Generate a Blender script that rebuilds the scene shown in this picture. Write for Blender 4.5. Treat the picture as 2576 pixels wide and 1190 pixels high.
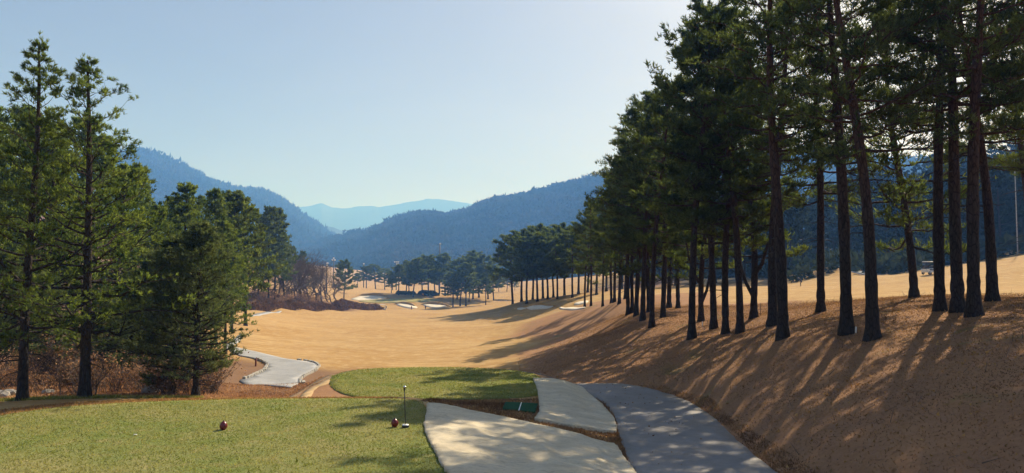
import bpy, bmesh, math, random
import numpy as np
from mathutils import Vector, Matrix
from mathutils.geometry import delaunay_2d_cdt

for o in list(bpy.data.objects):
    bpy.data.objects.remove(o)
scene = bpy.context.scene
COL = scene.collection
R = math.radians

# ---------------------------------------------------------------- camera
FOCAL = 1874.0                        # in pixels of a 2576 px wide picture
PITCH = math.atan(95 / FOCAL)
cam_data = bpy.data.cameras.new('camera')
cam_data.sensor_width = 36.0
cam_data.lens = 36.0 * FOCAL / 2576.0
cam_data.clip_start = 0.1
cam_data.clip_end = 30000
cam = bpy.data.objects.new('camera', cam_data)
COL.objects.link(cam)
cam.rotation_euler = (math.pi / 2 + PITCH, 0, 0)
scene.camera = cam

# ---------------------------------------------------------------- sky and sun
SUN_AZ, SUN_EL = R(36.0), R(38.0)     # azimuth clockwise from the view direction (+Y)
world = bpy.data.worlds.new('World')
scene.world = world
world.use_nodes = True
wn = world.node_tree
bg = wn.nodes['Background']
sky = wn.nodes.new('ShaderNodeTexSky')
sky.sky_type = 'NISHITA'
sky.sun_disc = False
sky.sun_elevation = SUN_EL
sky.sun_rotation = SUN_AZ
sky.air_density = 1.0
sky.dust_density = 3.0
sky.ozone_density = 1.0
sky.altitude = 200
hs = wn.nodes.new('ShaderNodeHueSaturation'); hs.inputs['Saturation'].default_value = 0.52
wn.links.new(sky.outputs[0], hs.inputs['Color']); 
wtc = wn.nodes.new('ShaderNodeTexCoord'); wmp = wn.nodes.new('ShaderNodeMapping'); wmp.inputs['Scale'].default_value = (1.2, 1.2, 5.0)
wnz = wn.nodes.new('ShaderNodeTexNoise'); wnz.inputs['Scale'].default_value = 1.6; wnz.inputs['Detail'].default_value = 7; wnz.inputs['Roughness'].default_value = 0.62; wnz.inputs['Distortion'].default_value = 0.6
wrp = wn.nodes.new('ShaderNodeValToRGB'); wrp.color_ramp.elements[0].position = 0.42; wrp.color_ramp.elements[0].color = (1, 1, 1, 1); wrp.color_ramp.elements[1].position = 0.80; wrp.color_ramp.elements[1].color = (1.12, 1.10, 1.08, 1)
wmx = wn.nodes.new('ShaderNodeMix'); wmx.data_type = 'RGBA'; wmx.blend_type = 'MULTIPLY'; wmx.inputs[0].default_value = 1.0    # thin veil of high cloud
wn.links.new(wtc.outputs['Generated'], wmp.inputs[0]); wn.links.new(wmp.outputs[0], wnz.inputs['Vector']); wn.links.new(wnz.outputs[0], wrp.inputs[0])
wn.links.new(hs.outputs[0], wmx.inputs[6]); wn.links.new(wrp.outputs[0], wmx.inputs[7]); wn.links.new(wmx.outputs[2], bg.inputs[0])
bg.inputs[1].default_value = 0.05

sun_data = bpy.data.lights.new('sun', 'SUN')
sun_data.energy = 5.0
sun_data.angle = R(0.55)
sun_data.color = (1.0, 0.955, 0.95)
sun = bpy.data.objects.new('sun', sun_data)
COL.objects.link(sun)
SUN_DIR = Vector((math.sin(SUN_AZ) * math.cos(SUN_EL), math.cos(SUN_AZ) * math.cos(SUN_EL), math.sin(SUN_EL)))
sun.rotation_euler = SUN_DIR.to_track_quat('Z', 'Y').to_euler()

scene.view_settings.view_transform = 'Standard'
scene.view_settings.look = 'None'
scene.view_settings.gamma = 1.0
scene.view_settings.exposure = 0.58
scene.view_settings.use_curve_mapping = False
scene.cycles.max_bounces = 6
scene.cycles.diffuse_bounces = 3
scene.cycles.transparent_max_bounces = 8
scene.cycles.volume_bounces = 1
scene.cycles.use_denoising = True

# ---------------------------------------------------------------- pixel geometry
CP, SP = math.cos(PITCH), math.sin(PITCH)

def ray(px, py):
    cx, cz = (px - 1288.0) / FOCAL, (595.0 - py) / FOCAL
    y, z = CP - cz * SP, SP + cz * CP
    return cx / y, z / y              # per metre of depth

def P(px, py, D):
    a, b = ray(px, py)
    return (a * D, D, b * D)

def on_plane(px, py, z):
    a, b = ray(px, py)
    D = z / b
    return (a * D, D)

# ---------------------------------------------------------------- mesh helpers
def mesh_np(name, V, T, mat=None, smooth=False, attrs=None):
    V = np.asarray(V, dtype=np.float32).reshape(-1, 3)
    T = np.asarray(T, dtype=np.int32)
    n = T.shape[1]
    me = bpy.data.meshes.new(name)
    me.vertices.add(len(V))
    me.vertices.foreach_set('co', V.ravel())
    me.loops.add(T.size)
    me.loops.foreach_set('vertex_index', T.ravel())
    me.polygons.add(len(T))
    me.polygons.foreach_set('loop_start', np.arange(0, T.size, n, dtype=np.int32))
    me.polygons.foreach_set('loop_total', np.full(len(T), n, dtype=np.int32))
    if smooth:
        me.polygons.foreach_set('use_smooth', np.ones(len(T), dtype=bool))
    for k, a in (attrs or {}).items():
        at = me.attributes.new(k, 'FLOAT', 'POINT')
        at.data.foreach_set('value', np.asarray(a, dtype=np.float32).ravel())
    me.update(calc_edges=True)
    me.validate()
    if mat:
        me.materials.append(mat)
    return me

def link(name, me, parent=None, loc=None, rz=None):
    o = bpy.data.objects.new(name, me)
    COL.objects.link(o)
    if parent:
        o.parent = parent
    if loc is not None:
        o.location = loc
    if rz is not None:
        o.rotation_euler = (0, 0, rz)
    return o

def empty(name, loc=(0, 0, 0), rz=0.0):
    o = bpy.data.objects.new(name, None)
    o.empty_display_size = 0.3
    COL.objects.link(o)
    o.location = loc
    o.rotation_euler = (0, 0, rz)
    return o

def tag(o, label=None, cat=None, group=None, kind=None):
    if label: o['label'] = label
    if cat: o['category'] = cat
    if group: o['group'] = group
    if kind: o['kind'] = kind
    return o

class MB:
    """collects triangles of one mesh"""
    def __init__(s):
        s.V, s.T, s.n = [], [], 0
    def add(s, V, T):
        V = np.asarray(V, float).reshape(-1, 3); T = np.asarray(T, int).reshape(-1, 3)
        s.V.append(V); s.T.append(T + s.n); s.n += len(V)
    def tube(s, pts, rad, sides=6, cap=True):
        pts = np.asarray(pts, float); rad = np.asarray(rad, float) * np.ones(len(pts))
        n = len(pts)
        tan = np.gradient(pts, axis=0)
        tan /= np.linalg.norm(tan, axis=1)[:, None] + 1e-9
        ref = np.array([0, 0, 1.0]) if abs(tan[:, 2]).mean() < 0.8 else np.array([1.0, 0, 0])
        a = np.cross(tan, ref); a /= np.linalg.norm(a, axis=1)[:, None] + 1e-9
        b = np.cross(tan, a)
        th = np.linspace(0, 2 * np.pi, sides, endpoint=False)
        ring = pts[:, None, :] + rad[:, None, None] * (np.cos(th)[None, :, None] * a[:, None, :] + np.sin(th)[None, :, None] * b[:, None, :])
        V = ring.reshape(-1, 3)
        i = np.arange(n - 1)[:, None] * sides; j = np.arange(sides)[None, :]; j2 = (j + 1) % sides
        q = np.stack([i + j, i + j2, i + sides + j2, i + sides + j], -1).reshape(-1, 4)
        T = np.concatenate([q[:, [0, 1, 2]], q[:, [0, 2, 3]]])
        if cap:
            k = len(V); V = np.vstack([V, pts[:1], pts[-1:]])
            jj = np.arange(sides)
            T = np.vstack([T, np.stack([(jj + 1) % sides, jj, np.full(sides, k)], 1),
                           np.stack([(n - 1) * sides + jj, (n - 1) * sides + (jj + 1) % sides, np.full(sides, k + 1)], 1)])
        s.add(V, T)
    def box(s, c, d, rz=0.0):
        x, y, z = np.asarray(d, float) / 2
        V = np.array([[i * x, j * y, k * z] for i in (-1, 1) for j in (-1, 1) for k in (-1, 1)])
        ca, sa = math.cos(rz), math.sin(rz)
        V = np.stack([V[:, 0] * ca - V[:, 1] * sa, V[:, 0] * sa + V[:, 1] * ca, V[:, 2]], 1) + np.asarray(c, float)
        Q = [(0, 1, 3, 2), (4, 6, 7, 5), (0, 4, 5, 1), (2, 3, 7, 6), (0, 2, 6, 4), (1, 5, 7, 3)]
        s.add(V, [t for a, b, c_, d_ in Q for t in ((a, b, c_), (a, c_, d_))])
    def lathe(s, prof, sides=16, c=(0, 0, 0)):
        th = np.linspace(0, 2 * np.pi, sides, endpoint=False)
        pr = np.asarray(prof, float)
        V = np.stack([pr[:, 0:1] * np.cos(th), pr[:, 0:1] * np.sin(th), np.repeat(pr[:, 1:2], sides, 1)], -1).reshape(-1, 3) + np.asarray(c, float)
        n = len(pr); i = np.arange(n - 1)[:, None] * sides; j = np.arange(sides)[None, :]; j2 = (j + 1) % sides
        q = np.stack([i + j, i + j2, i + sides + j2, i + sides + j], -1).reshape(-1, 4)
        s.add(V, np.concatenate([q[:, [0, 1, 2]], q[:, [0, 2, 3]]]))
    def mesh(s, name, mat, smooth=False):
        return mesh_np(name, np.vstack(s.V), np.vstack(s.T), mat, smooth)
    def obj(s, name, mat, parent=None, smooth=False, loc=None, bevel=0.0):
        o = link(name, s.mesh(name, mat, smooth), parent, loc)
        if bevel:
            b = o.modifiers.new('bevel', 'BEVEL'); b.width = bevel; b.segments = 2; b.limit_method = 'ANGLE'
        return o

# ---------------------------------------------------------------- materials
def new_mat(name):
    m = bpy.data.materials.new(name)
    m.use_nodes = True
    nt = m.node_tree
    return m, nt, nt.nodes['Principled BSDF'], nt.nodes['Material Output']

def ramp(nt, fac, stops):
    r = nt.nodes.new('ShaderNodeValToRGB')
    el = r.color_ramp.elements
    while len(el) < len(stops): el.new(0.5)
    for e, (p, c) in zip(el, stops):
        e.position = p; e.color = (*c, 1)
    nt.links.new(fac, r.inputs[0])
    return r.outputs[0]

def noise(nt, scale, detail=4, rough=0.6, coord=None, dist=0.0):
    n = nt.nodes.new('ShaderNodeTexNoise')
    n.inputs['Scale'].default_value = scale; n.inputs['Detail'].default_value = detail
    n.inputs['Roughness'].default_value = rough; n.inputs['Distortion'].default_value = dist
    if coord is not None: nt.links.new(coord, n.inputs['Vector'])
    return n.outputs[0]

def mix(nt, fac, a, b, mode='MIX'):
    m = nt.nodes.new('ShaderNodeMix'); m.data_type = 'RGBA'; m.blend_type = mode
    for sock, v in ((m.inputs[0], fac), (m.inputs[6], a), (m.inputs[7], b)):
        if isinstance(v, bpy.types.NodeSocket): nt.links.new(v, sock)
        elif isinstance(v, tuple): sock.default_value = (*v, 1)
        else: sock.default_value = v
    return m.outputs[2]

def bump(nt, h, dist, strength=1.0, normal=None):
    b = nt.nodes.new('ShaderNodeBump')
    b.inputs['Distance'].default_value = dist; b.inputs['Strength'].default_value = strength
    nt.links.new(h, b.inputs['Height'])
    if normal is not None: nt.links.new(normal, b.inputs['Normal'])
    return b.outputs[0]

def coords(nt, kind='Object'):
    return nt.nodes.new('ShaderNodeTexCoord').outputs[kind]

def attr(nt, name):
    a = nt.nodes.new('ShaderNodeAttribute'); a.attribute_name = name
    return a.outputs['Fac']

def position(nt):
    return nt.nodes.new('ShaderNodeNewGeometry').outputs['Position']

def simple(name, col, rough=0.6, metal=0.0, var=0.15, scale=20, bmp=0.0, spec=0.4):
    m, nt, p, _ = new_mat(name)
    c = noise(nt, scale, 3, 0.6, coords(nt))
    d = tuple(x * (1 - var) for x in col); e = tuple(min(1, x * (1 + var)) for x in col)
    nt.links.new(ramp(nt, c, [(0.3, d), (0.7, e)]), p.inputs['Base Color'])
    p.inputs['Roughness'].default_value = rough; p.inputs['Metallic'].default_value = metal
    p.inputs['Specular IOR Level'].default_value = spec
    if bmp: nt.links.new(bump(nt, c, bmp), p.inputs['Normal'])
    return m

def foliage(name, dark, light, trans, tmix=0.4, scale=0.7):
    m, nt, p, out = new_mat(name)
    nt.nodes.remove(p)
    g = nt.nodes.new('ShaderNodeNewGeometry')
    n = noise(nt, scale, 2, 0.5, g.outputs['Position'])
    c = ramp(nt, n, [(0.35, dark), (0.65, light)])
    rnd = ramp(nt, g.outputs['Random Per Island'], [(0.0, (0.6, 0.6, 0.6)), (1.0, (1.4, 1.35, 1.2))])
    c = mix(nt, 1.0, c, rnd, 'MULTIPLY')
    d = nt.nodes.new('ShaderNodeBsdfDiffuse'); nt.links.new(c, d.inputs[0])
    t = nt.nodes.new('ShaderNodeBsdfTranslucent'); nt.links.new(mix(nt, 1.0, c, trans, 'MULTIPLY'), t.inputs[0])
    mx = nt.nodes.new('ShaderNodeMixShader'); mx.inputs[0].default_value = tmix
    nt.links.new(d.outputs[0], mx.inputs[1]); nt.links.new(t.outputs[0], mx.inputs[2])
    nt.links.new(mx.outputs[0], out.inputs[0])
    return m

def bark(name, low, high, z0, z1, vscale=9):
    m, nt, p, _ = new_mat(name)
    co = coords(nt)
    sep = nt.nodes.new('ShaderNodeSeparateXYZ'); nt.links.new(co, sep.inputs[0])
    mr = nt.nodes.new('ShaderNodeMapRange'); mr.inputs[1].default_value = z0; mr.inputs[2].default_value = z1
    nt.links.new(sep.outputs[2], mr.inputs[0])
    base = mix(nt, mr.outputs[0], low, high)
    mp = nt.nodes.new('ShaderNodeMapping'); mp.inputs['Scale'].default_value = (1, 1, 0.28); nt.links.new(co, mp.inputs[0])
    v = nt.nodes.new('ShaderNodeTexVoronoi'); v.inputs['Scale'].default_value = vscale; v.feature = 'DISTANCE_TO_EDGE'
    nt.links.new(mp.outputs[0], v.inputs['Vector'])
    n = noise(nt, 14, 4, 0.7, mp.outputs[0])
    c = mix(nt, 1.0, base, ramp(nt, n, [(0.3, (0.55, 0.55, 0.55)), (0.75, (1.35, 1.3, 1.25))]), 'MULTIPLY')
    crack = ramp(nt, v.outputs['Distance'], [(0.0, (0.35, 0.33, 0.32)), (0.12, (1, 1, 1))])
    nt.links.new(mix(nt, 1.0, c, crack, 'MULTIPLY'), p.inputs['Base Color'])
    p.inputs['Roughness'].default_value = 0.9; p.inputs['Specular IOR Level'].default_value = 0.2
    b1 = bump(nt, v.outputs['Distance'], 0.06)
    nt.links.new(bump(nt, n, 0.03, 1.0, b1), p.inputs['Normal'])
    return m

M = {}
def ground_material():
    m, nt, p, _ = new_mat('dormant_grass')
    co = position(nt)
    big = noise(nt, 0.035, 4, 0.55, co); mid = noise(nt, 0.35, 5, 0.65, co); fine = noise(nt, 7.0, 6, 0.75, co)
    streak = nt.nodes.new('ShaderNodeMapping'); streak.inputs['Scale'].default_value = (0.12, 0.9, 1); nt.links.new(co, streak.inputs[0])
    st = noise(nt, 0.7, 4, 0.6, streak.outputs[0])
    tan = mix(nt, ramp(nt, big, [(0.35, (0, 0, 0)), (0.7, (1, 1, 1))]), (0.441, 0.293, 0.131), (0.405, 0.248, 0.099))
    tan = mix(nt, ramp(nt, st, [(0.45, (0, 0, 0)), (0.7, (0.9, 0.9, 0.9))]), tan, (0.324, 0.194, 0.077))
    tan = mix(nt, ramp(nt, noise(nt, 0.11, 6, 0.7, co, 0.6), [(0.44, (0, 0, 0)), (0.60, (0.95, 0.95, 0.95))]), tan, (0.350, 0.208, 0.078))
    tan = mix(nt, ramp(nt, noise(nt, 0.9, 5, 0.7, co), [(0.50, (0, 0, 0)), (0.68, (0.85, 0.85, 0.85))]), tan, (0.50, 0.355, 0.18))
    tan = mix(nt, ramp(nt, noise(nt, 0.4, 6, 0.75, co, 0.5), [(0.56, (0, 0, 0)), (0.70, (0.6, 0.6, 0.6))]), tan, (0.30, 0.18, 0.075))
    lit = mix(nt, ramp(nt, mid, [(0.35, (0, 0, 0)), (0.65, (1, 1, 1))]), (0.34, 0.185, 0.095), (0.27, 0.15, 0.085))
    lit = mix(nt, ramp(nt, noise(nt, 0.22, 5, 0.7, co, 1.0), [(0.58, (0, 0, 0)), (0.72, (0.8, 0.8, 0.8))]), lit, (0.14, 0.15, 0.05))
    soil = mix(nt, mid, (0.15, 0.085, 0.05), (0.25, 0.15, 0.09))
    floor = mix(nt, mid, (0.035, 0.032, 0.02), (0.075, 0.06, 0.035))  # leaf litter with the wood's shade painted into its colour
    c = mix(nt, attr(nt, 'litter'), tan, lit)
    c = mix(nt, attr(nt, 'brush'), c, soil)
    c = mix(nt, attr(nt, 'shaded_woodfloor'), c, floor)
    g = ramp(nt, fine, [(0.25, (0.76, 0.75, 0.73)), (0.5, (1, 1, 1)), (0.78, (1.2, 1.2, 1.18))])
    nt.links.new(mix(nt, 1.0, c, g, 'MULTIPLY'), p.inputs['Base Color'])
    p.inputs['Roughness'].default_value = 1.0; p.inputs['Specular IOR Level'].default_value = 0.1
    b1 = bump(nt, fine, 0.02, 0.7)
    nt.links.new(bump(nt, mid, 0.10, 0.6, b1), p.inputs['Normal'])
    return m

def lawn_material():
    m, nt, p, _ = new_mat('tee_lawn')
    co = position(nt)
    big = noise(nt, 0.35, 4, 0.6, co); mid = noise(nt, 2.2, 5, 0.7, co); fine = noise(nt, 22, 5, 0.8, co)
    c = mix(nt, ramp(nt, big, [(0.38, (0, 0, 0)), (0.66, (1, 1, 1))]), (0.18, 0.22, 0.065), (0.275, 0.26, 0.105))
    c = mix(nt, ramp(nt, mid, [(0.5, (0, 0, 0)), (0.75, (0.7, 0.7, 0.7))]), c, (0.36, 0.29, 0.14))
    c = mix(nt, ramp(nt, noise(nt, 0.8, 6, 0.75, co, 0.8), [(0.58, (0, 0, 0)), (0.72, (0.6, 0.6, 0.6))]), c, (0.33, 0.26, 0.13))
    c = mix(nt, ramp(nt, noise(nt, 0.5, 3, 0.5, co), [(0.3, (0.5, 0.5, 0.5)), (0.42, (0, 0, 0))]), c, (0.11, 0.155, 0.04))
    g = ramp(nt, fine, [(0.28, (0.45, 0.47, 0.4)), (0.5, (1, 1, 1)), (0.75, (1.5, 1.45, 1.4))])
    nt.links.new(mix(nt, 1.0, c, g, 'MULTIPLY'), p.inputs['Base Color'])
    p.inputs['Roughness'].default_value = 1.0; p.inputs['Specular IOR Level'].default_value = 0.1
    nt.links.new(bump(nt, fine, 0.035, 1.0), p.inputs['Normal'])
    return m

def asphalt_material(name, base):
    m, nt, p, _ = new_mat(name)
    co = position(nt)
    n1 = noise(nt, 0.6, 4, 0.6, co); n2 = noise(nt, 60, 3, 0.7, co); n3 = noise(nt, 4.5, 5, 0.7, co)
    c = ramp(nt, n1, [(0.3, tuple(x * 0.82 for x in base)), (0.7, tuple(x * 1.12 for x in base))])
    c = mix(nt, 1.0, c, ramp(nt, n2, [(0.3, (0.75, 0.75, 0.75)), (0.7, (1.2, 1.2, 1.2))]), 'MULTIPLY')
    c = mix(nt, 1.0, c, ramp(nt, n3, [(0.3, (0.86, 0.86, 0.87)), (0.6, (1.05, 1.05, 1.05))]), 'MULTIPLY')
    nt.links.new(c, p.inputs['Base Color'])
    p.inputs['Roughness'].default_value = 0.75; p.inputs['Specular IOR Level'].default_value = 0.35
    nt.links.new(bump(nt, n2, 0.006, 0.8), p.inputs['Normal'])
    return m

def sheet_material():
    m, nt, p, _ = new_mat('woven_cover')
    co = position(nt)
    w = nt.nodes.new('ShaderNodeMapping'); w.inputs['Rotation'].default_value = (0, 0, 0.5); w.inputs['Scale'].default_value = (0.5, 2.2, 1); nt.links.new(co, w.inputs[0])
    n1 = noise(nt, 1.1, 5, 0.65, w.outputs[0]); n2 = noise(nt, 7, 7, 0.8, w.outputs[0]); n3 = noise(nt, 70, 2, 0.6, co)
    c = ramp(nt, n1, [(0.3, (0.58, 0.50, 0.36)), (0.7, (0.76, 0.665, 0.49))])
    c = mix(nt, ramp(nt, n2, [(0.54, (0, 0, 0)), (0.66, (0.9, 0.9, 0.9))]), c, (0.27, 0.23, 0.16))
    n4 = noise(nt, 15, 4, 0.7, w.outputs[0])
    c = mix(nt, ramp(nt, n4, [(0.60, (0, 0, 0)), (0.70, (0.8, 0.8, 0.8))]), c, (0.17, 0.145, 0.10))
    c = mix(nt, 1.0, c, ramp(nt, n3, [(0.3, (0.85, 0.85, 0.85)), (0.7, (1.08, 1.08, 1.08))]), 'MULTIPLY')
    nt.links.new(c, p.inputs['Base Color'])
    p.inputs['Roughness'].default_value = 0.9; p.inputs['Specular IOR Level'].default_value = 0.2
    nt.links.new(bump(nt, n2, 0.05, 0.8), p.inputs['Normal'])
    return m

M['ground'] = ground_material()
M['lawn'] = lawn_material()
M['asphalt'] = asphalt_material('asphalt', (0.225, 0.212, 0.205))
M['concrete'] = asphalt_material('pale_asphalt', (0.31, 0.315, 0.325))
M['cover'] = sheet_material()
M['sand'] = simple('bunker_sand', (0.62, 0.56, 0.46), 0.95, 0, 0.12, 0.6)
M['green'] = simple('putting_green', (0.30, 0.26, 0.085), 0.95, 0, 0.15, 0.1)
M['pine_dark'] = foliage('pine_needles', (0.030, 0.048, 0.028), (0.095, 0.122, 0.056), (2.2, 2.2, 1.0), 0.42, 0.8)
M['pine_green'] = foliage('white_pine_needles', (0.036, 0.064, 0.028), (0.150, 0.190, 0.070), (1.9, 1.95, 0.85), 0.48, 1.1)
M['pine_grey'] = foliage('grey_pine_needles', (0.040, 0.062, 0.040), (0.145, 0.170, 0.100), (1.7, 1.8, 1.0), 0.42, 1.3)
M['pine_mid'] = foliage('far_pine_needles', (0.055, 0.085, 0.034), (0.115, 0.145, 0.052), (1.8, 1.8, 0.9), 0.40)
M['bark_red'] = bark('red_pine_bark', (0.045, 0.039, 0.037), (0.105, 0.054, 0.038), 3.0, 11.0)
M['bark_dark'] = bark('dark_pine_bark', (0.042, 0.034, 0.031), (0.065, 0.048, 0.04), 1.0, 9.0, 12)
M['twig'] = simple('bare_twig', (0.105, 0.075, 0.060), 0.9, 0, 0.3, 3)
M['drygrass'] = foliage('dry_grass_blade', (0.30, 0.175, 0.085), (0.42, 0.28, 0.13), (1.2, 1.15, 1.0), 0.35, 0.5)
M['litter'] = foliage('pine_litter', (0.17, 0.095, 0.055), (0.36, 0.22, 0.12), (1.1, 1.1, 1.0), 0.2, 0.6)
M['blade'] = foliage('lawn_blade', (0.18, 0.215, 0.055), (0.31, 0.29, 0.12), (1.4, 1.4, 0.9), 0.4, 0.9)
M['brushleaf'] = foliage('dry_leaf', (0.25, 0.14, 0.085), (0.46, 0.30, 0.19), (1.3, 1.15, 1.0), 0.35, 0.6)
M['hedge'] = foliage('hedge_leaf', (0.022, 0.028, 0.020), (0.045, 0.052, 0.03), (1.2, 1.2, 0.9), 0.2, 0.5)
M['brownhedge'] = foliage('brown_hedge_leaf', (0.10, 0.062, 0.048), (0.17, 0.11, 0.078), (1.3, 1.1, 0.9), 0.25, 0.4)
M['shaded_wood'] = foliage('shaded_evergreen', (0.018, 0.028, 0.018), (0.045, 0.058, 0.030), (1.2, 1.2, 0.9), 0.2, 0.05)  # darker copy of the pine needles, the hill's shade painted into the colour
def woods_material():
    m = foliage('hill_wood', (0.010, 0.018, 0.011), (0.034, 0.042, 0.025), (1.3, 1.3, 0.9), 0.2, 0.006)
    for n_ in m.node_tree.nodes:
        if n_.type == 'VALTORGB' and len(n_.color_ramp.elements) == 2 and n_.color_ramp.elements[0].color[0] < .1:
            el = n_.color_ramp.elements; e = el.new(.47); e.color = (0.018, 0.026, 0.015, 1); e = el.new(.56); e.color = (0.045, 0.036, 0.026, 1)
        if n_.type == 'TEX_NOISE': n_.inputs['Detail'].default_value = 6; n_.inputs['Roughness'].default_value = .75
    return m
M['woods'] = woods_material()
M['hill'] = simple('hill_floor', (0.055, 0.060, 0.035), 1.0, 0, 0.3, 0.01, 0, 0.0)
M['red'] = simple('red_enamel', (0.16, 0.010, 0.014), 0.28, 0, 0.2, 30, 0.002, 0.6)
M['white'] = simple('white_paint', (0.78, 0.78, 0.76), 0.4, 0, 0.05, 8)
M['silver'] = simple('brushed_metal', (0.70, 0.72, 0.75), 0.25, 0.9, 0.05, 30)
M['darkmetal'] = simple('dark_metal', (0.05, 0.05, 0.052), 0.5, 0.3, 0.2, 20)
M['black'] = simple('black_plastic', (0.018, 0.018, 0.02), 0.5, 0, 0.2, 20)
M['turf'] = simple('artificial_turf', (0.012, 0.075, 0.035), 0.95, 0, 0.35, 60, 0.02, 0.1)
M['stone'] = simple('kerb_stone', (0.40, 0.38, 0.34), 0.9, 0, 0.3, 6, 0.02)
M['rock'] = simple('grey_rock', (0.30, 0.28, 0.26), 0.95, 0, 0.4, 3, 0.06)
M['wood'] = simple('weathered_wood', (0.20, 0.13, 0.075), 0.85, 0, 0.3, 12, 0.01)
M['redpost'] = simple('red_post', (0.20, 0.045, 0.03), 0.7, 0, 0.2, 12)
M['bluegrey'] = simple('blue_grey_panel', (0.09, 0.12, 0.17), 0.5, 0, 0.1, 3)
M['orange'] = simple('orange_ball', (0.75, 0.30, 0.06), 0.5, 0, 0.05, 3)
M['glass'] = simple('dark_glass', (0.03, 0.035, 0.045), 0.1, 0, 0.05, 3, 0, 0.6)
M['skin'] = simple('skin', (0.45, 0.27, 0.19), 0.6, 0, 0.05, 10)

# ---------------------------------------------------------------- terrain
rng = np.random.default_rng(7)
TEE_Z, TEE2_Z = -4.2, -4.8
TEE = [on_plane(px, py, TEE_Z) for px, py in
       [(-900, 1260), (-420, 1130), (-160, 1080), (0, 1048), (100, 1032), (200, 1022), (350, 1013), (600, 1006), (800, 1004), (1000, 1004), (1060, 1010), (1080, 1040),
        (1085, 1080), (1090, 1110), (1110, 1150), (1140, 1190), (1180, 1260), (1200, 1400), (700, 1500), (-300, 1500)]]
TEE2 = [on_plane(px, py, TEE2_Z) for px, py in
        [(828, 962), (834, 948), (860, 938), (900, 931), (960, 927), (1050, 925), (1150, 925), (1230, 928), (1300, 934), (1345, 942), (1366, 955), (1362, 980), (1356, 999), (1200, 1006), (1000, 1008), (900, 1002), (850, 988), (832, 974)]]
PATH = [(7.2, -12, -3.6), (6.9, -2, -4.1), (6.2, 8, -4.55), (5.3, 14, -4.78), (4.8, 18.3, -4.9), (5.12, 23.7, -5.05), (5.42, 26.6, -5.12), (5.45, 30.2, -5.2), (5.05, 33.0, -5.28), (4.0, 35.6, -5.36), (1.5, 38.5, -5.8), (-2.5, 42, -6.7), (-7, 46, -7.4)]
BANK_TREES = [  # px, py of the foot, depth, height, trunk radius
    (2497, 755, 34, 18.5, .20), (2450, 790, 28, 18, .24), (2410, 785, 30, 19, .21), (2365, 780, 31, 18, .20), (2300, 746, 42, 18, .20),
    (2195, 849, 28, 18, .22), (2130, 840, 30, 19, .21), (2065, 785, 42, 18, .20), (1970, 838, 32, 19, .215), (1944, 815, 38, 19, .19),
    (1896, 797, 46, 17, .19), (1862, 843, 41, 19, .19), (1826, 845, 43, 19, .18), (1796, 830, 47, 19, .19), (1764, 810, 54, 17, .17), (1741, 842, 43, 20, .18),
    (1706, 779, 68, 18, .17), (1683, 776, 70, 18, .17), (1668, 799, 60, 19, .18), (1640, 817, 54, 18.5, .17), (1632, 786, 66, 18, .16), (1617, 801, 60, 19, .18),
    (1600, 788, 66, 19, .17), (1591, 782, 72, 18, .15), (1580, 793, 72, 19.5, .15), (1573, 752, 92, 18, .15), (1558, 764, 88, 18, .15), (1546, 762, 92, 18, .15), (1538, 764, 95, 17, .14),
    (1516, 772, 95, 15, .14), (1487, 768, 105, 15.5, .15), (1471, 774, 108, 15.5, .15)]
pts = [P(*t[:3]) for t in BANK_TREES]
pts += [(-25, -38, -1.0), (25, -38, 1), (0, -20, -1.4), (0, 0, -1.6), (-7, 0, -1.6), (4, 0, -1.6), (0, 3, -1.75), (-7, 3, -1.75), (-20, 0, -2.5), (-2, 7, -3.1), (-8, 7, -3.1), (-15, 8, -3.4), (3, 6, -3.2)]
pts += [(x, y, TEE_Z) for x in (-15, -9, -3) for y in (12, 18, 24.5)]
pts += PATH
pts += [P(*t) for t in [(1330, 1065, 22.7), (1200, 1100, 20.1), (1400, 1190, 17.2), (1480, 1100, 21.7), (1200, 1030, 24.8), (1305, 1025, 26), (1450, 1062, 24.8), (1400, 1000, 29.6), (1480, 1042, 26.8), (1380, 965, 33.5), (1440, 985, 31.5)]]
pts += [(9.4, 13.7, -3.65), (13, 13.7, -2.1), (17.5, 14, -0.9), (25, 14, 0.3), (11.5, 2, -3.5), (16, 2, -1.7), (22, 2, 0.2), (12, -12, -2.5), (20, -12, 0.2), (12, 21, -2.5), (15, 20.5, -1.7), (20, 22, -1.0), (26, 24, -.5), (9, 24, -4.2), (8.6, 28, -4.45), (9.2, 33, -4.1), (8.2, 36, -4.6), (7.4, 42, -5.1)]
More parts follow.
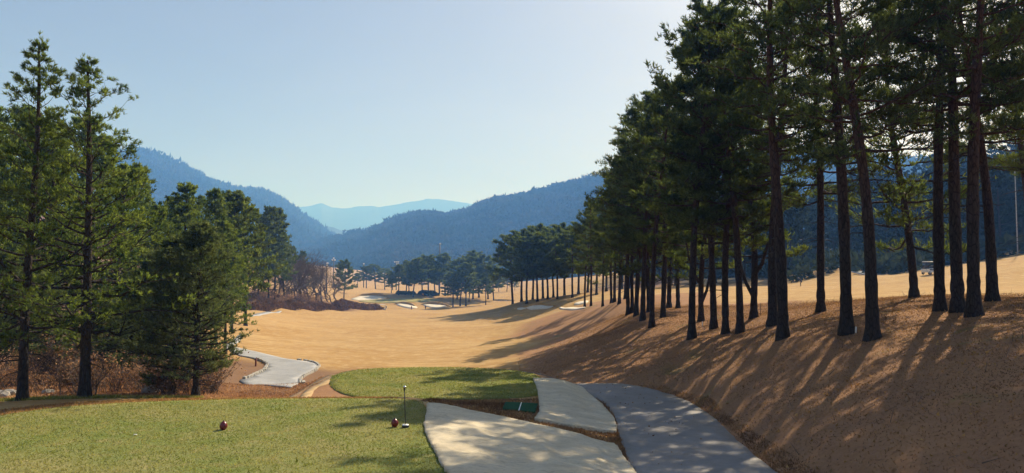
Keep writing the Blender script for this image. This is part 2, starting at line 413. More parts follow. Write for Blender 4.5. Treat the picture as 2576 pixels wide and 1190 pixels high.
pts += [P(*t) for t in [(2576, 752, 38), (2640, 760, 34),
    (2300, 738, 60), (2200, 740, 72), (1900, 768, 72), (1800, 772, 78), (2000, 718, 112), (2150, 717, 112), (2300, 715, 105), (1880, 720, 112), (2420, 712, 80),
    (2000, 724, 138), (2090, 663, 155), (1985, 716, 152), (2040, 690, 154), (2140, 676, 152), (2180, 688, 150), (2250, 693, 150), (2330, 684, 132), (2430, 691, 102), (2576, 667, 95), (2500, 683, 97), (2540, 720, 72),
    (1900, 692, 215), (2200, 645, 225), (2500, 622, 205), (2300, 520, 330), (2620, 480, 320), (2000, 600, 330), (1750, 690, 250),
    # fairway
    (1500, 802, 88), (1450, 842, 82), (1550, 832, 66), (1640, 858, 50), (1560, 880, 50), (1500, 905, 48), (1420, 930, 46), (1360, 918, 55), (1350, 880, 76), (1300, 850, 99),
    (1200, 925, 60), (1100, 925, 62), (950, 925, 62), (1100, 880, 82), (1100, 850, 100), (1100, 820, 130), (1250, 815, 135), (1350, 800, 140), (1100, 800, 165), (1100, 786, 215), (1050, 779, 260), (950, 779, 258), (1180, 780, 225), (1250, 779, 190),
    (800, 880, 82), (780, 850, 100), (760, 820, 125), (760, 800, 150), (780, 786, 182), (680, 802, 125), (650, 830, 98), (625, 850, 84), (640, 795, 128), (900, 850, 100), (900, 820, 130), (900, 800, 165), (900, 786, 210),
    (600, 781, 140), (640, 779, 152), (700, 778.5, 170), (760, 778.5, 188), (830, 778.5, 212), (900, 778.5, 235), (950, 778.5, 250), (1000, 778.5, 256), (1100, 778.8, 250),
    (600, 788, 152), (640, 787, 164), (700, 786, 183), (760, 786, 201), (830, 785, 225), (900, 784, 249), (950, 783, 264), (1050, 783, 274), (1120, 783, 264),
    (700, 975, 50), (800, 920, 62), (650, 890, 70), (760, 945, 55), (640, 955, 52), (560, 975, 44), (600, 994, 34), (720, 1003, 36), (840, 990, 35), (800, 955, 44), (700, 1003, 33),
    # rough on the left
    (100, 1002, 27.5), (-60, 1010, 27), (300, 998, 28), (495, 998, 29), (60, 935, 42), (300, 942, 42), (500, 955, 42), (300, 890, 60), (0, 890, 55), (500, 880, 66), (-100, 800, 75), (0, 800, 82), (300, 800, 90), (-200, 690, 130), (0, 705, 125), (500, 800, 100), (560, 792, 115),
    (300, 720, 160), (640, 744, 178), (560, 742, 170), (700, 748, 194), (740, 746, 204), (830, 752, 228), (500, 690, 260), (200, 640, 260),
    # beyond the crest
    (1000, 784, 282), (850, 770, 285), (860, 750, 300), (1000, 765, 302), (1000, 756, 315), (900, 757, 312), (1080, 758, 312), (880, 744, 330), (1000, 741, 340), (1050, 737, 352), (1150, 772, 298), (1130, 752, 330), (1200, 768, 302), (1240, 774, 265),
    (900, 729, 400), (780, 735, 330), (1250, 738, 420), (1280, 752, 330), (1300, 724, 500), (1000, 718, 600), (1200, 716, 640), (700, 705, 600),
    (1320, 752, 178), (1400, 752, 165), (1350, 772, 150), (1440, 760, 130), (1300, 775, 165), (1480, 744, 135), (1480, 735, 170), (1560, 735, 140), (1700, 737, 130), (1850, 724, 128), (1500, 725, 260)]]
pts += [(-60, 20, -3.4), (-90, 60, -1), (-90, 110, 4), (-160, 100, 12), (-200, 220, 18), (-300, 500, 40), (70, 30, .5), (80, 70, 0), (110, 110, 4), (150, 200, 16), (210, 150, 24), (330, 450, 70), (0, 1000, -6), (-400, 1000, 30), (500, 1000, 60), (90, -30, 4), (-90, -30, -2), (-600, 1000, 60), (700, 900, 120), (-100, 1000, -6), (150, 1000, 0)]
pts = np.array(pts, float)

def warp(x, y):
    s = y + 60.0
    return np.stack([3.0 * x / s, np.log(np.maximum(s, 5.0)) * 2.2], -1)

def fit_terrain(pts):
    q = warp(pts[:, 0], pts[:, 1])
    n = len(q)
    d = np.linalg.norm(q[:, None] - q[None], axis=-1)
    A = np.zeros((n + 3, n + 3))
    A[:n, :n] = d + np.eye(n) * -0.004
    A[:n, n] = 1; A[:n, n + 1:] = q
    A[n, :n] = 1; A[n + 1:, :n] = q.T
    w = np.linalg.solve(A, np.concatenate([pts[:, 2], np.zeros(3)]))
    return q, w
QW, WW = fit_terrain(pts)

NY, NX = 520, 470
Y0, AY, YMAX = -40.0, 30.0, 1000.0
KY = math.log(1 + (YMAX - Y0) / AY)
def half_w(y): return 32 + (y - Y0) * 0.88
def y_of(t): return Y0 + AY * (np.exp(KY * t) - 1)
def t_of(y): return np.log((np.asarray(y, float) - Y0) / AY + 1) / KY
gy = y_of(np.linspace(0, 1, NY))
gu = np.linspace(-1, 1, NX)
GX = gu[None, :] * half_w(gy)[:, None]
GY = np.repeat(gy[:, None], NX, 1)
qq = warp(GX.ravel(), GY.ravel())
GZ = np.empty(len(qq))
for i in range(0, len(qq), 20000):
    c = qq[i:i + 20000]
    d = np.sqrt(((c[:, None, :] - QW[None]) ** 2).sum(-1))
    GZ[i:i + 20000] = d @ WW[:-3] + WW[-3] + c @ WW[-2:]
GZ = GZ.reshape(NY, NX)
for _ in range(5):
    Zp = np.pad(GZ, 1, mode='edge')
    GZ = (Zp[1:-1, 1:-1] * 4 + Zp[:-2, 1:-1] + Zp[2:, 1:-1] + Zp[1:-1, :-2] + Zp[1:-1, 2:]) / 8

def vnoise(x, y, seed, scale):
    r = np.random.default_rng(seed); tab = r.random((64, 64))
    x = np.asarray(x) / scale; y = np.asarray(y) / scale
    xi, yi = np.floor(x).astype(int), np.floor(y).astype(int)
    fx, fy = x - xi, y - yi
    fx, fy = fx * fx * (3 - 2 * fx), fy * fy * (3 - 2 * fy)
    g = lambda a, b: tab[a % 64, b % 64]
    return (g(xi, yi) * (1 - fx) + g(xi + 1, yi) * fx) * (1 - fy) + (g(xi, yi + 1) * (1 - fx) + g(xi + 1, yi + 1) * fx) * fy - 0.5

GZ += vnoise(GX, GY, 1, 4.0) * 0.12 * np.clip((GY + 10) / 40, 0.3, 1) + vnoise(GX, GY, 2, 17.0) * 0.55 * np.clip((GY - 40) / 60, 0, 1) + vnoise(GX, GY, 3, 38.0) * 0.9 * np.clip((GY - 55) / 50, 0, 1) * np.clip((240 - GY) / 60, 0, 1)

def seg_dist(x, y, poly, closed=True):
    """distance to a polyline and the parameter (index + fraction) of the nearest point"""
    p = np.asarray(poly, float)[:, :2]
    n = len(p) if closed else len(p) - 1
    best = np.full(x.shape, 1e9); par = np.zeros(x.shape)
    for i in range(n):
        a, b = p[i], p[(i + 1) % len(p)]
        ab = b - a; L = (ab ** 2).sum() + 1e-12
        t = np.clip(((x - a[0]) * ab[0] + (y - a[1]) * ab[1]) / L, 0, 1)
        d = np.hypot(x - a[0] - t * ab[0], y - a[1] - t * ab[1])
        k = d < best
        best = np.where(k, d, best); par = np.where(k, i + t, par)
    return best, par

def inside(x, y, poly):
    p = np.asarray(poly, float)[:, :2]
    c = np.zeros(x.shape, bool)
    j = len(p) - 1
    for i in range(len(p)):
        cond = ((p[i, 1] > y) != (p[j, 1] > y)) & (x < (p[j, 0] - p[i, 0]) * (y - p[i, 1]) / (p[j, 1] - p[i, 1] + 1e-12) + p[i, 0])
        c ^= cond; j = i
    return c

def sstep(a, b, v):
    t = np.clip((v - a) / (b - a), 0, 1)
    return t * t * (3 - 2 * t)

NEAR = (GY < 70) & (GY > -20) & (np.abs(GX) < 40)
xn, yn, zn = GX[NEAR], GY[NEAR], GZ[NEAR]
d, par = seg_dist(xn, yn, PATH, False)
pz = np.interp(par, np.arange(len(PATH)), [p[2] for p in PATH])
w = 1 - sstep(1.75, 3.2, d)
zn = zn * (1 - w) + pz * w
for poly, z, reach in ((TEE, TEE_Z, 1.6), (TEE2, TEE2_Z, 2.2)):
    d, _ = seg_dist(xn, yn, poly)
    sd = np.where(inside(xn, yn, poly), -d, d)
    w = 1 - sstep(0.25, reach, sd)
    zn = zn * (1 - w) + z * w
GZ[NEAR] = zn

# raised lips behind the bunkers
BUNKERS = [
    ([(878, 753.4), (893, 748), (908, 744.8), (936, 744), (960, 746), (977, 749), (960, 752.6), (935, 754)], 325),
    ([(993, 766), (1011, 764.6), (1030, 767.2), (1055, 774), (1037, 777), (1014, 773)], 303),
    ([(1061, 766), (1086, 765.2), (1110, 767.5), (1130, 772.5), (1096, 775.5), (1075, 772)], 303),
    ([(1294, 777), (1323, 773.4), (1363, 769.8), (1396, 770), (1384, 775.4), (1357, 778), (1326, 780.4)], 150),
    ([(1440, 766), (1463, 759.4), (1484, 757), (1472, 764), (1452, 768)], 128),
    ([(1397, 779), (1449, 775), (1474, 773.5), (1470, 777), (1440, 781)], 122)]
BUNKER_XY = []
for outline, D in BUNKERS:
    top = sorted(outline, key=lambda q: q[1])[0]
    xs = [q[0] for q in outline]; cx = sum(xs) / len(xs); cy = sum(q[1] for q in outline) / len(outline)
    c = P(cx, cy, D)
    half = (max(xs) - min(xs)) / 2 * D / FOCAL
    BUNKER_XY.append((c, half))
    back = c[1] + half * 0.75
    g = np.exp(-((GX - c[0]) / (half * 0.95)) ** 2 - ((GY - back) / (half * 0.42)) ** 2)
    GZ += g * min(1.3, half * 0.13)

def H(x, y):
    x = np.asarray(x, float); y = np.asarray(y, float)
    v = np.clip(t_of(y) * (NY - 1), 0, NY - 1.001); u = np.clip((x / half_w(y) + 1) / 2 * (NX - 1), 0, NX - 1.001)
    i, j = v.astype(int), u.astype(int); fv, fu = v - i, u - j
    return (GZ[i, j] * (1 - fu) + GZ[i, j + 1] * fu) * (1 - fv) + (GZ[i + 1, j] * (1 - fu) + GZ[i + 1, j + 1] * fu) * fv

def h(x, y): return float(H(np.array([x]), np.array([y]))[0])

def hit(px, py, dmin=8.0, dmax=900.0):
    """the first point of the ground behind a pixel"""
    a, b = ray(px, py)
    D = np.exp(np.linspace(math.log(dmin), math.log(dmax), 3000))
    g = b * D - H(a * D, D)
    k = np.where(g < 0)[0]
    if len(k) == 0: return None
    k = k[0]
    if k == 0: D0 = D[0]
    else: D0 = D[k - 1] + (D[k] - D[k - 1]) * g[k - 1] / (g[k - 1] - g[k] + 1e-12)
    return (a * D0, D0, b * D0)

def foot(px, D):
    a, _ = ray(px, 690)
    return (a * D, D, h(a * D, D))

# colour zones of the ground
lit_w = np.zeros(GX.shape); br_w = np.zeros(GX.shape)
for px, py, D, hh, r in BANK_TREES:
    x, y, _ = P(px, py, D)
    s = 5.5 + D * 0.03
    lit_w += np.exp(-((GX - x) / s) ** 2 - ((GY - y) / s) ** 2)
d, _ = seg_dist(GX, GY, [(11, -20), (10, 5), (10.5, 16), (11.5, 24), (11, 32), (9.5, 40), (9, 46)], False)
lit_w += 1.2 * np.exp(-(d / 6.0) ** 2)
for cx, cy, s in ((-12, 38, 7), (-22, 39, 8.5), (-28, 48, 12), (-20, 52, 10), (-34, 34, 10), (-46, 60, 13), (-58, 90, 17), (-62, 182, 9), (-58, 203, 9), (-54, 226, 8), (-82, 165, 16), (-90, 130, 20), (60, 230, 40), (100, 230, 50), (140, 260, 60), (28, 180, 12), (14, 175, 10)):
    br_w += np.exp(-((GX - cx) / s) ** 2 - ((GY - cy) / s) ** 2)
lit_w += 0.9 * np.exp(-((GX - 0.5) / 1.6) ** 2 - ((GY - 26.5) / 1.6) ** 2)
lit_w += 0.9 * np.exp(-((GX + 9) / 5) ** 2 - ((GY - 31) / 3.0) ** 2)
jit = vnoise(GX, GY, 5, 3.0) * 0.5 + vnoise(GX, GY, 6, 9.0) * 0.6
wf_w = sstep(150, 178, GY) * sstep(0.19, 0.25, GX / np.maximum(GY, 1))  # where forest shade is painted onto the ground under the wood
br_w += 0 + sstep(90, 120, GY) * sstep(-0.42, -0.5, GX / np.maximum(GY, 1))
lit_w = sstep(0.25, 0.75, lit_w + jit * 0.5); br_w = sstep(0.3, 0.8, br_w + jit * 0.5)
keep = inside(GX, GY, TEE) | inside(GX, GY, TEE2)
i = np.arange(NY - 1)[:, None] * NX; j = np.arange(NX - 1)[None]
quads = np.stack([i + j, i + j + 1, i + NX + j + 1, i + NX + j], -1).reshape(-1, 4)
ground = link('ground', mesh_np('ground', np.stack([GX, GY, GZ], -1), quads, M['ground'], True, {'litter': lit_w, 'brush': br_w, 'shaded_woodfloor': wf_w}))
tag(ground, 'rolling ground of dormant tan grass and brown pine litter', kind='structure')

# wide valley floor beyond the modelled ground
mb = MB(); mb.add([(-7400, -1000, -40), (7400, -1000, -40), (7400, 9400, -40), (-7400, 9400, -40)], [(0, 1, 2), (0, 2, 3)])
tag(mb.obj('terrain', M['hill']), 'far valley floor', kind='structure')

# ---------------------------------------------------------------- draped sheets
def dense(outline, step, jitter=0.0, seed=0):
    r = random.Random(seed); out = []
    for k in range(len(outline)):
        a, b = outline[k], outline[(k + 1) % len(outline)]
        n = max(1, int(math.hypot(b[0] - a[0], b[1] - a[1]) / step))
        for q in range(n):
            f = q / n
            out.append((a[0] + (b[0] - a[0]) * f + r.uniform(-jitter, jitter), a[1] + (b[1] - a[1]) * f + r.uniform(-jitter, jitter)))
    return out

def smooth_poly(poly, it=2):
    for _ in range(it):
        q = []
        for k in range(len(poly)):
            a, b = poly[k], poly[(k + 1) % len(poly)]
            q += [(a[0] * .75 + b[0] * .25, a[1] * .75 + b[1] * .25), (a[0] * .25 + b[0] * .75, a[1] * .25 + b[1] * .75)]
        poly = q
    return poly

def sheet(name, outline, spacing, mat, off=0.02, skirt=0.05, jitter=0.0, smooth=1, extra=None, parent=None, flat=None, seed=0):
    """a sheet lying on the ground inside an outline, with an edge that goes down into the ground"""
    poly = smooth_poly([(p[0], p[1]) for p in outline], smooth) if smooth else [(p[0], p[1]) for p in outline]
    poly = dense(poly, spacing * 0.7, jitter, seed)
    pa = np.array(poly)
    xs = np.arange(pa[:, 0].min(), pa[:, 0].max(), spacing); ys = np.arange(pa[:, 1].min(), pa[:, 1].max(), spacing)
    X, Y = np.meshgrid(xs, ys); X, Y = X.ravel(), Y.ravel()
    k = inside(X, Y, poly)
    X, Y = X[k], Y[k]
    if len(X):
        dd, _ = seg_dist(X, Y, poly); k = dd > spacing * 0.35; X, Y = X[k], Y[k]
    allp = [Vector(p) for p in poly] + [Vector((a, b)) for a, b in zip(X, Y)]
    nb = len(poly)
    res = delaunay_2d_cdt(allp, [(q, (q + 1) % nb) for q in range(nb)], [list(range(nb))], 1, 1e-5)
    V = np.array([(v.x, v.y) for v in res[0]])
    F = [tuple(f) for f in res[2] if len(f) == 3]
    T = np.array(F)
    z = (np.full(len(V), flat) if flat is not None else H(V[:, 0], V[:, 1])) + off
    if extra is not None:
        dd, _ = seg_dist(V[:, 0], V[:, 1], poly)
        z = z + np.maximum(extra(V[:, 0], V[:, 1]), -0.045) * np.clip(dd / 0.25, 0.25, 1)
    V3 = np.column_stack([V, z])
    a, b, c = V3[T[:, 0]], V3[T[:, 1]], V3[T[:, 2]]
    flip = np.cross(b - a, c - a)[:, 2] < 0
    T[flip] = T[flip][:, ::-1]
    # skirt
    edges = {}
    for t in T:
        for e in ((t[0], t[1]), (t[1], t[2]), (t[2], t[0])): edges[tuple(int(x) for x in e)] = 1
    bd = [e for e in edges if (e[1], e[0]) not in edges]
    low, extraV, sk = {}, [], []
    for e in bd:
        for v in e:
            if v not in low:
                low[v] = len(V3) + len(extraV); extraV.append(V3[v] - (0, 0, skirt))
        sk += [(e[1], e[0], low[e[0]]), (e[1], low[e[0]], low[e[1]])]
    V3 = np.vstack([V3, extraV]); T = np.vstack([T, sk])
    return link(name, mesh_np(name, V3, T, mat, True), parent)

tee = tag(sheet('tee_lawn', TEE, 0.35, M['lawn'], 0.03, 0.12, 0.04, 2, flat=TEE_Z), 'large flat green tee lawn', kind='structure')
tee2 = tag(sheet('tee_lawn', TEE2, 0.35, M['lawn'], 0.03, 0.12, 0.04, 1, flat=TEE2_Z), 'smaller oval green tee lawn beyond the first', kind='structure')

def ribbon(line, width, n=120):
    p = np.asarray(line, float)[:, :2]
    t = np.linspace(0, len(p) - 1, n)
    # Catmull-Rom
    out = []
    for v in t:
        k = min(int(v), len(p) - 2); f = v - k
        p0, p1, p2, p3 = p[max(k - 1, 0)], p[k], p[k + 1], p[min(k + 2, len(p) - 1)]
        out.append(0.5 * ((2 * p1) + (-p0 + p2) * f + (2 * p0 - 5 * p1 + 4 * p2 - p3) * f * f + (-p0 + 3 * p1 - 3 * p2 + p3) * f ** 3))
    c = np.array(out); tg = np.gradient(c, axis=0); tg /= np.linalg.norm(tg, axis=1)[:, None]
    nn = np.stack([-tg[:, 1], tg[:, 0]], 1) * width / 2
    return c, c + nn, c - nn

c, l, r_ = ribbon(PATH, 3.5)
path_poly = [tuple(q) for q in l] + [tuple(q) for q in r_[::-1]]
tag(sheet('path', path_poly, 0.5, M['asphalt'], 0.03, 0.1, 0.03, 0), 'grey asphalt cart path at the foot of the pine bank', kind='structure')

LP = [(655, 888), (688, 896), (715, 903), (745, 907), (776, 911), (796, 916), (801, 923), (793, 932), (769, 944), (755, 953), (755, 959), (764, 965), (742, 977), (701, 975), (660, 971), (615, 967), (600, 960), (610, 955),
      (628, 951), (645, 943), (666, 932), (673, 921), (663, 913), (645, 906), (625, 900), (600, 896), (575, 884), (583, 872), (620, 880)]
lp_xy = [hit(*q) for q in LP]
left_path = tag(sheet('path', lp_xy, 0.6, M['concrete'], 0.06, 0.14, 0.02, 1), 'pale cart path bending below the tee', kind='structure')
lp2 = [hit(*q) for q in [(575, 884), (583, 872), (600, 862), (612, 848), (606, 838), (596, 848), (580, 860), (560, 875)]]
tag(sheet('path', lp2, 0.6, M['concrete'], 0.05, 0.14, 0.02, 1), 'pale cart path running on behind the dark conifer', kind='structure')
lp3 = [hit(*q) for q in [(628, 795), (640, 790), (668, 785), (700, 782.5), (712, 783), (680, 788), (655, 793), (632, 799)]]
tag(sheet('path', lp3, 1.0, M['concrete'], 0.08, 0.14, 0.02, 1), 'pale strip of cart path at the far corner of the fairway', kind='structure')

lp4 = [hit(q[0], q[1], 60, 400) for q in [(2078, 664), (2100, 666), (2140, 675), (2185, 688), (2178, 692), (2130, 681), (2095, 671)]]
if all(lp4): tag(sheet('path', lp4, 0.8, M['concrete'], 0.08, 0.14, 0.0, 1), 'pale strip of path on the mound beyond the second fairway', kind='structure')

# kerb stones round the pale path, children of it
kerb_meshes = []
for s in range(4):
    r = random.Random(50 + s)
    bm = bmesh.new(); bmesh.ops.create_cube(bm, size=1.0)
    bmesh.ops.bevel(bm, geom=bm.edges[:], offset=0.12, segments=1, affect='EDGES')
    for v in bm.verts:
        v.co = Vector((v.co.x * 0.42 + r.uniform(-.03, .03), v.co.y * 0.20 + r.uniform(-.02, .02), v.co.z * 0.22 + r.uniform(-.02, .02)))
    me = bpy.data.meshes.new('kerb_stone'); bm.to_mesh(me); bm.free(); me.materials.append(M['stone']); kerb_meshes.append(me)
def kerb(pixels, step, mats, name='kerb_stone', zoff=0.10):
    w_ = smooth_poly([hit(*q)[:2] for q in pixels], 0)
    acc = 0.0
    for k in range(len(w_) - 1):
        a, b = w_[k], w_[k + 1]; L = math.hypot(b[0] - a[0], b[1] - a[1]); n = max(1, int(L / step))
        for q in range(n):
            f = (q + .5) / n; x, y = a[0] + (b[0] - a[0]) * f, a[1] + (b[1] - a[1]) * f
            o = link(name, random.choice(kerb_meshes), left_path, (x, y, h(x, y) + zoff), math.atan2(b[1] - a[1], b[0] - a[0]) + random.uniform(-.12, .12))
random.seed(4)
kerb([(612, 956), (628, 951), (645, 943), (664, 934), (671, 925), (672, 919), (663, 912), (645, 905)], 0.55, None)
kerb([(745, 906), (776, 910), (796, 915), (803, 922), (794, 933), (769, 945), (756, 954), (756, 960), (764, 966)], 0.55, None, 'kerb_stone', 0.06)

# bunkers and the green
BUNKER_OBJ = []
for (outline, D), word in zip(BUNKERS, ['wide pale sand bunker behind the far green', 'pale sand bunker before the far green beside the white cart', 'pale sand bunker behind the standing golfers', 'tree-shadowed sand bunker in front of the pine grove', 'small sand bunker on the mound under the pines', 'thin sand bunker at the foot of the bank pines']):
    xy = [hit(*q, dmin=D * 0.6, dmax=D * 1.6) or P(*q, D) for q in outline]
    BUNKER_OBJ.append(sheet('bunker_sand', xy, max(0.8, D / 160), M['sand'], 0.10 + D * 0.0003, 0.4, 0.0, 2))
    tag(BUNKER_OBJ[-1], word, kind='structure')
gxy = [hit(*q, dmin=240, dmax=420) or P(*q, 312) for q in [(895, 758), (915, 755.5), (960, 754), (1000, 752), (1050, 751.5), (1100, 752), (1105, 756), (1085, 760), (1020, 761.5), (940, 762)]]
tag(sheet('putting_green', gxy, 2.0, M['green'], 0.16, 0.4, 0.0, 2), 'far putting green of olive grass', kind='structure')

# ---------------------------------------------------------------- cover sheets and turf mat
def wrinkle(seed, amp=0.05):
    def f(x, y):
        u, v = x * 0.8 + y * 0.6, -x * 0.6 + y * 0.8
        return amp * (vnoise(u * 0.35, v, seed, 0.5) + 0.6 * vnoise(u, v * 0.5, seed + 1, 0.28)) + 0.03 * vnoise(x, y, seed + 2, 1.4)
    return f
c1 = [hit(*q) for q in [(1075, 1020), (1110, 1023), (1150, 1030), (1240, 1048), (1330, 1069), (1410, 1088), (1480, 1106), (1545, 1121), (1552, 1128), (1566, 1150), (1590, 1180), (1640, 1260), (1500, 1330), (1240, 1330), (1160, 1250), (1120, 1190), (1092, 1140), (1070, 1092), (1066, 1070), (1073, 1045)]]
seam_line = [hit(*q)[:2] for q in [(1322, 1068), (1345, 1090), (1362, 1115), (1372, 1140), (1388, 1165), (1410, 1200), (1440, 1270)]]
def with_seam(f):
    def g(x, y):   # the overlapping edge of two widths of cloth stands up a little
        d, _ = seg_dist(x, y, seam_line, False)
        return f(x, y) + 0.05 * np.clip(1 - d / 0.22, 0, 1) * (1 + vnoise(x, y, 9, .4))
    return g
cov1 = tag(sheet('ground_cover', c1, 0.16, M['cover'], 0.09, 0.12, 0.02, 0, with_seam(wrinkle(11, 0.11))), 'large wrinkled beige cover sheet spread from the near tee down to the path', 'cover sheet', 'beige cover sheets beside the path')
c2 = [hit(*q) for q in [(1341, 955), (1370, 956), (1405, 960), (1440, 969), (1475, 987), (1505, 1012), (1530, 1038), (1546, 1058), (1551, 1075), (1550, 1091), (1500, 1086), (1440, 1077), (1385, 1067), (1345, 1060), (1352, 1050), (1358, 1040), (1356, 1005), (1350, 975)]]
cov2 = tag(sheet('ground_cover', c2, 0.16, M['cover'], 0.09, 0.12, 0.02, 0, wrinkle(21, 0.10)), 'smaller beige cover sheet draped over the mound beside the green turf mat', 'cover sheet', 'beige cover sheets beside the path')
tm = [hit(*q) for q in [(1272, 1014), (1353, 1018), (1346, 1041), (1264, 1032)]]
turf = tag(sheet('turf_mat', tm, 0.2, M['turf'], 0.05, 0.05, 0.0, 0), 'dark green artificial turf mat beside the smaller cover sheet', 'mat')
ln = [hit(*q) for q in [(1311, 1015.5), (1313.2, 1015.6), (1306.5, 1036.8), (1304, 1036.6)]]
sheet('white_line', ln, 0.2, M['white'], 0.056, 0.004, 0.0, 0, None, turf)

# ---------------------------------------------------------------- foliage helpers
def blades(rs, pos, axis, count, length, width, spread):
    """needle triangles: count per tuft at pos (n,3) round axis (n,3)"""
    n = len(pos)
    p = np.repeat(pos, count, 0); a = np.repeat(axis, count, 0)
    d = a + rs.normal(0, spread, p.shape)
    d /= np.linalg.norm(d, axis=1)[:, None] + 1e-9
    L = length * rs.uniform(0.65, 1.25, len(p))[:, None]
    s = np.cross(d, rs.normal(0, 1, p.shape)); s /= np.linalg.norm(s, axis=1)[:, None] + 1e-9
    w = width * rs.uniform(0.7, 1.3, len(p))[:, None]
    st = p - d * L * 0.12
    V = np.stack([st - s * w * .35, st + s * w * .35, p + d * L * .6 + s * w * .5, p + d * L], 1)
    V = V.reshape(-1, 3)
    k = np.arange(len(p))[:, None] * 4
    T = np.concatenate([k + [0, 1, 2], k + [0, 2, 3]]).reshape(-1, 3)
    return V, T

def blades1(rs, pos, axis, count, length, width, spread):
    p = np.repeat(pos, count, 0); a = np.repeat(axis, count, 0)
    d = a + rs.normal(0, spread, p.shape)
    d /= np.linalg.norm(d, axis=1)[:, None] + 1e-9
    L = length * rs.uniform(0.65, 1.3, len(p))[:, None]
    s = np.cross(d, rs.normal(0, 1, p.shape)); s /= np.linalg.norm(s, axis=1)[:, None] + 1e-9
    w = width * rs.uniform(0.7, 1.3, len(p))[:, None] * .5
    V = np.stack([p - s * w, p + s * w, p + d * L], 1).reshape(-1, 3)
    return V, np.arange(len(V)).reshape(-1, 3)

def unit(v): return v / (np.linalg.norm(v) + 1e-9)

def pine(seed, Ht, cb, Rc, r0, limbs, subs, tufts, count, blen, bwid, style='red', bend=0.5, dead=4, profile=None, twigs=True, sides=9, fork=False):
    """returns trunk MB and crown MB of a pine standing at the origin"""
    rs = np.random.default_rng(seed)
    tr, cr = MB(), MB()
    n = 18
    t = np.linspace(0, 1, n)
    ph = rs.uniform(0, 6.28, 4)
    ox = bend * (np.sin(t * 2.2 + ph[0]) - math.sin(ph[0]) + 0.35 * (np.sin(t * 6 + ph[1]) - math.sin(ph[1]))) * t ** .6
    oy = bend * (np.sin(t * 2.0 + ph[2]) - math.sin(ph[2]) + 0.35 * (np.sin(t * 5 + ph[3]) - math.sin(ph[3]))) * t ** .6
    z = t * Ht
    z[0] = -0.35
    rad = r0 * (1 - 0.82 * t ** 1.15) + r0 * 0.6 * np.exp(-t * Ht / 0.4)
    tp = np.column_stack([ox, oy, z])
    zz = np.concatenate([np.linspace(-.35, 1.6, 9)[:-1], np.linspace(1.6, Ht, 32)])
    fine = np.column_stack([np.interp(zz, z, ox), np.interp(zz, z, oy), zz])
    tr.tube(fine, (r0 * (1 - 0.80 * (np.clip(zz, 0, Ht) / Ht) ** 1.6) + r0 * 0.6 * np.exp(-np.clip(zz, 0, Ht) / 0.35)) * (1 + 0.05 * rs.normal(0, 1, 40)), sides)
    at = lambda zv: np.array([np.interp(zv, z, ox), np.interp(zv, z, oy), zv])
    if fork:
        for fz, fa, fl in ((.075, .4, .42), (.16, 3.4, .3)):
            b0 = at(Ht * fz); f_ = np.linspace(0, 1, 8)[:, None]
            pts_ = b0 + np.array([math.cos(fa), math.sin(fa), 0]) * (1.7 * f_ ** .6) + np.array([0, 0, 1]) * f_ * Ht * fl + rs.normal(0, .08, (8, 3)) * f_
            tr.tube(pts_, (r0 * .6 * (1 - .75 * f_)).ravel(), 7, False)
    TP, TA = [], []
    ga = rs.uniform(0, 6.28)
    for i in range(limbs):
        u = (i + rs.uniform(0, 0.9)) / limbs
        if style == 'red':
            L = Rc * (profile(u) if profile else (0.62 + 0.75 * u - 1.15 * u * u)) * rs.uniform(0.65, 1.2)
            el = R(-6 + 45 * u + rs.normal(0, 9)); up = 0.25
        elif style == 'white':
            L = Rc * (profile(u) if profile else (1.0 - u) ** 0.85 * (0.8 + .2 * math.sin(u * 9))) * rs.uniform(0.5, 1.3) + 0.18
            el = R(-8 + 55 * u + rs.normal(0, 8)); up = 0.35
        else:  # dense
            L = Rc * (profile(u) if profile else (1 - u) ** 0.6 * min(1, .65 + u * 2)) * rs.uniform(0.75, 1.12) + 0.2
            el = R(-5 + 50 * u + rs.normal(0, 8)); up = 0.25
        az = ga + i * 2.39996 + rs.normal(0, .35)
        zb = Ht * (cb + (0.985 - cb) * u)
        b0 = at(zb)
        h_ = np.array([math.cos(az), math.sin(az), 0])
        m = 7
        f = np.linspace(0, 1, m)
        wob = rs.normal(0, .05 * L, (m, 3)) * f[:, None]
        lp = b0 + h_ * (L * f * math.cos(el))[:, None] + np.array([0, 0, 1]) * (L * (math.sin(el) * f + up * (f ** 2 - .35 * f)))[:, None] + wob
        rb = max(0.012, min(r0 * 0.42, np.interp(zb, z, rad) * 0.55) * (0.45 + 0.55 * min(1, L / Rc)))
        tr.tube(lp, rb * (1 - 0.85 * f), 5, False)
        for q in range(subs if style != 'white' else max(3, int(subs * (1.1 - .65 * u)))):
            fs = rs.uniform(0.30 if style != 'dense' else 0.18, 1.0)
            b1 = np.array([np.interp(fs, f, lp[:, k]) for k in range(3)])
            side = rs.choice([-1, 1]); ang = az + side * rs.uniform(.25, 1.25)
            L2 = L * rs.uniform(.16, .38) * (1.25 - fs * .5) + 0.12
            d2 = unit(np.array([math.cos(ang), math.sin(ang), rs.normal(.22, .2)]))
            e = b1 + d2 * L2 + np.array([0, 0, .12 * L2])
            if twigs: tr.tube(np.array([b1, (b1 + e) / 2 + rs.normal(0, .03, 3), e]), [rb * .25 + .004, rb * .16 + .003, .003], 3, False)
            ft = rs.uniform(0.25 if style != 'white' else 0.42, 1.05, tufts)
            pp = b1 + (e - b1) * ft[:, None] + rs.normal(0, 1, (tufts, 3)) * np.array([.17, .17, .085]) * (0.35 + L2) * (.8 if style == 'red' else .7)
            TP.append(pp)
            ax = d2 * rs.uniform(.3, .9) + np.array([0, 0, .75 if style == 'red' else .55])
            TA.append(np.repeat(unit(ax)[None], tufts, 0))
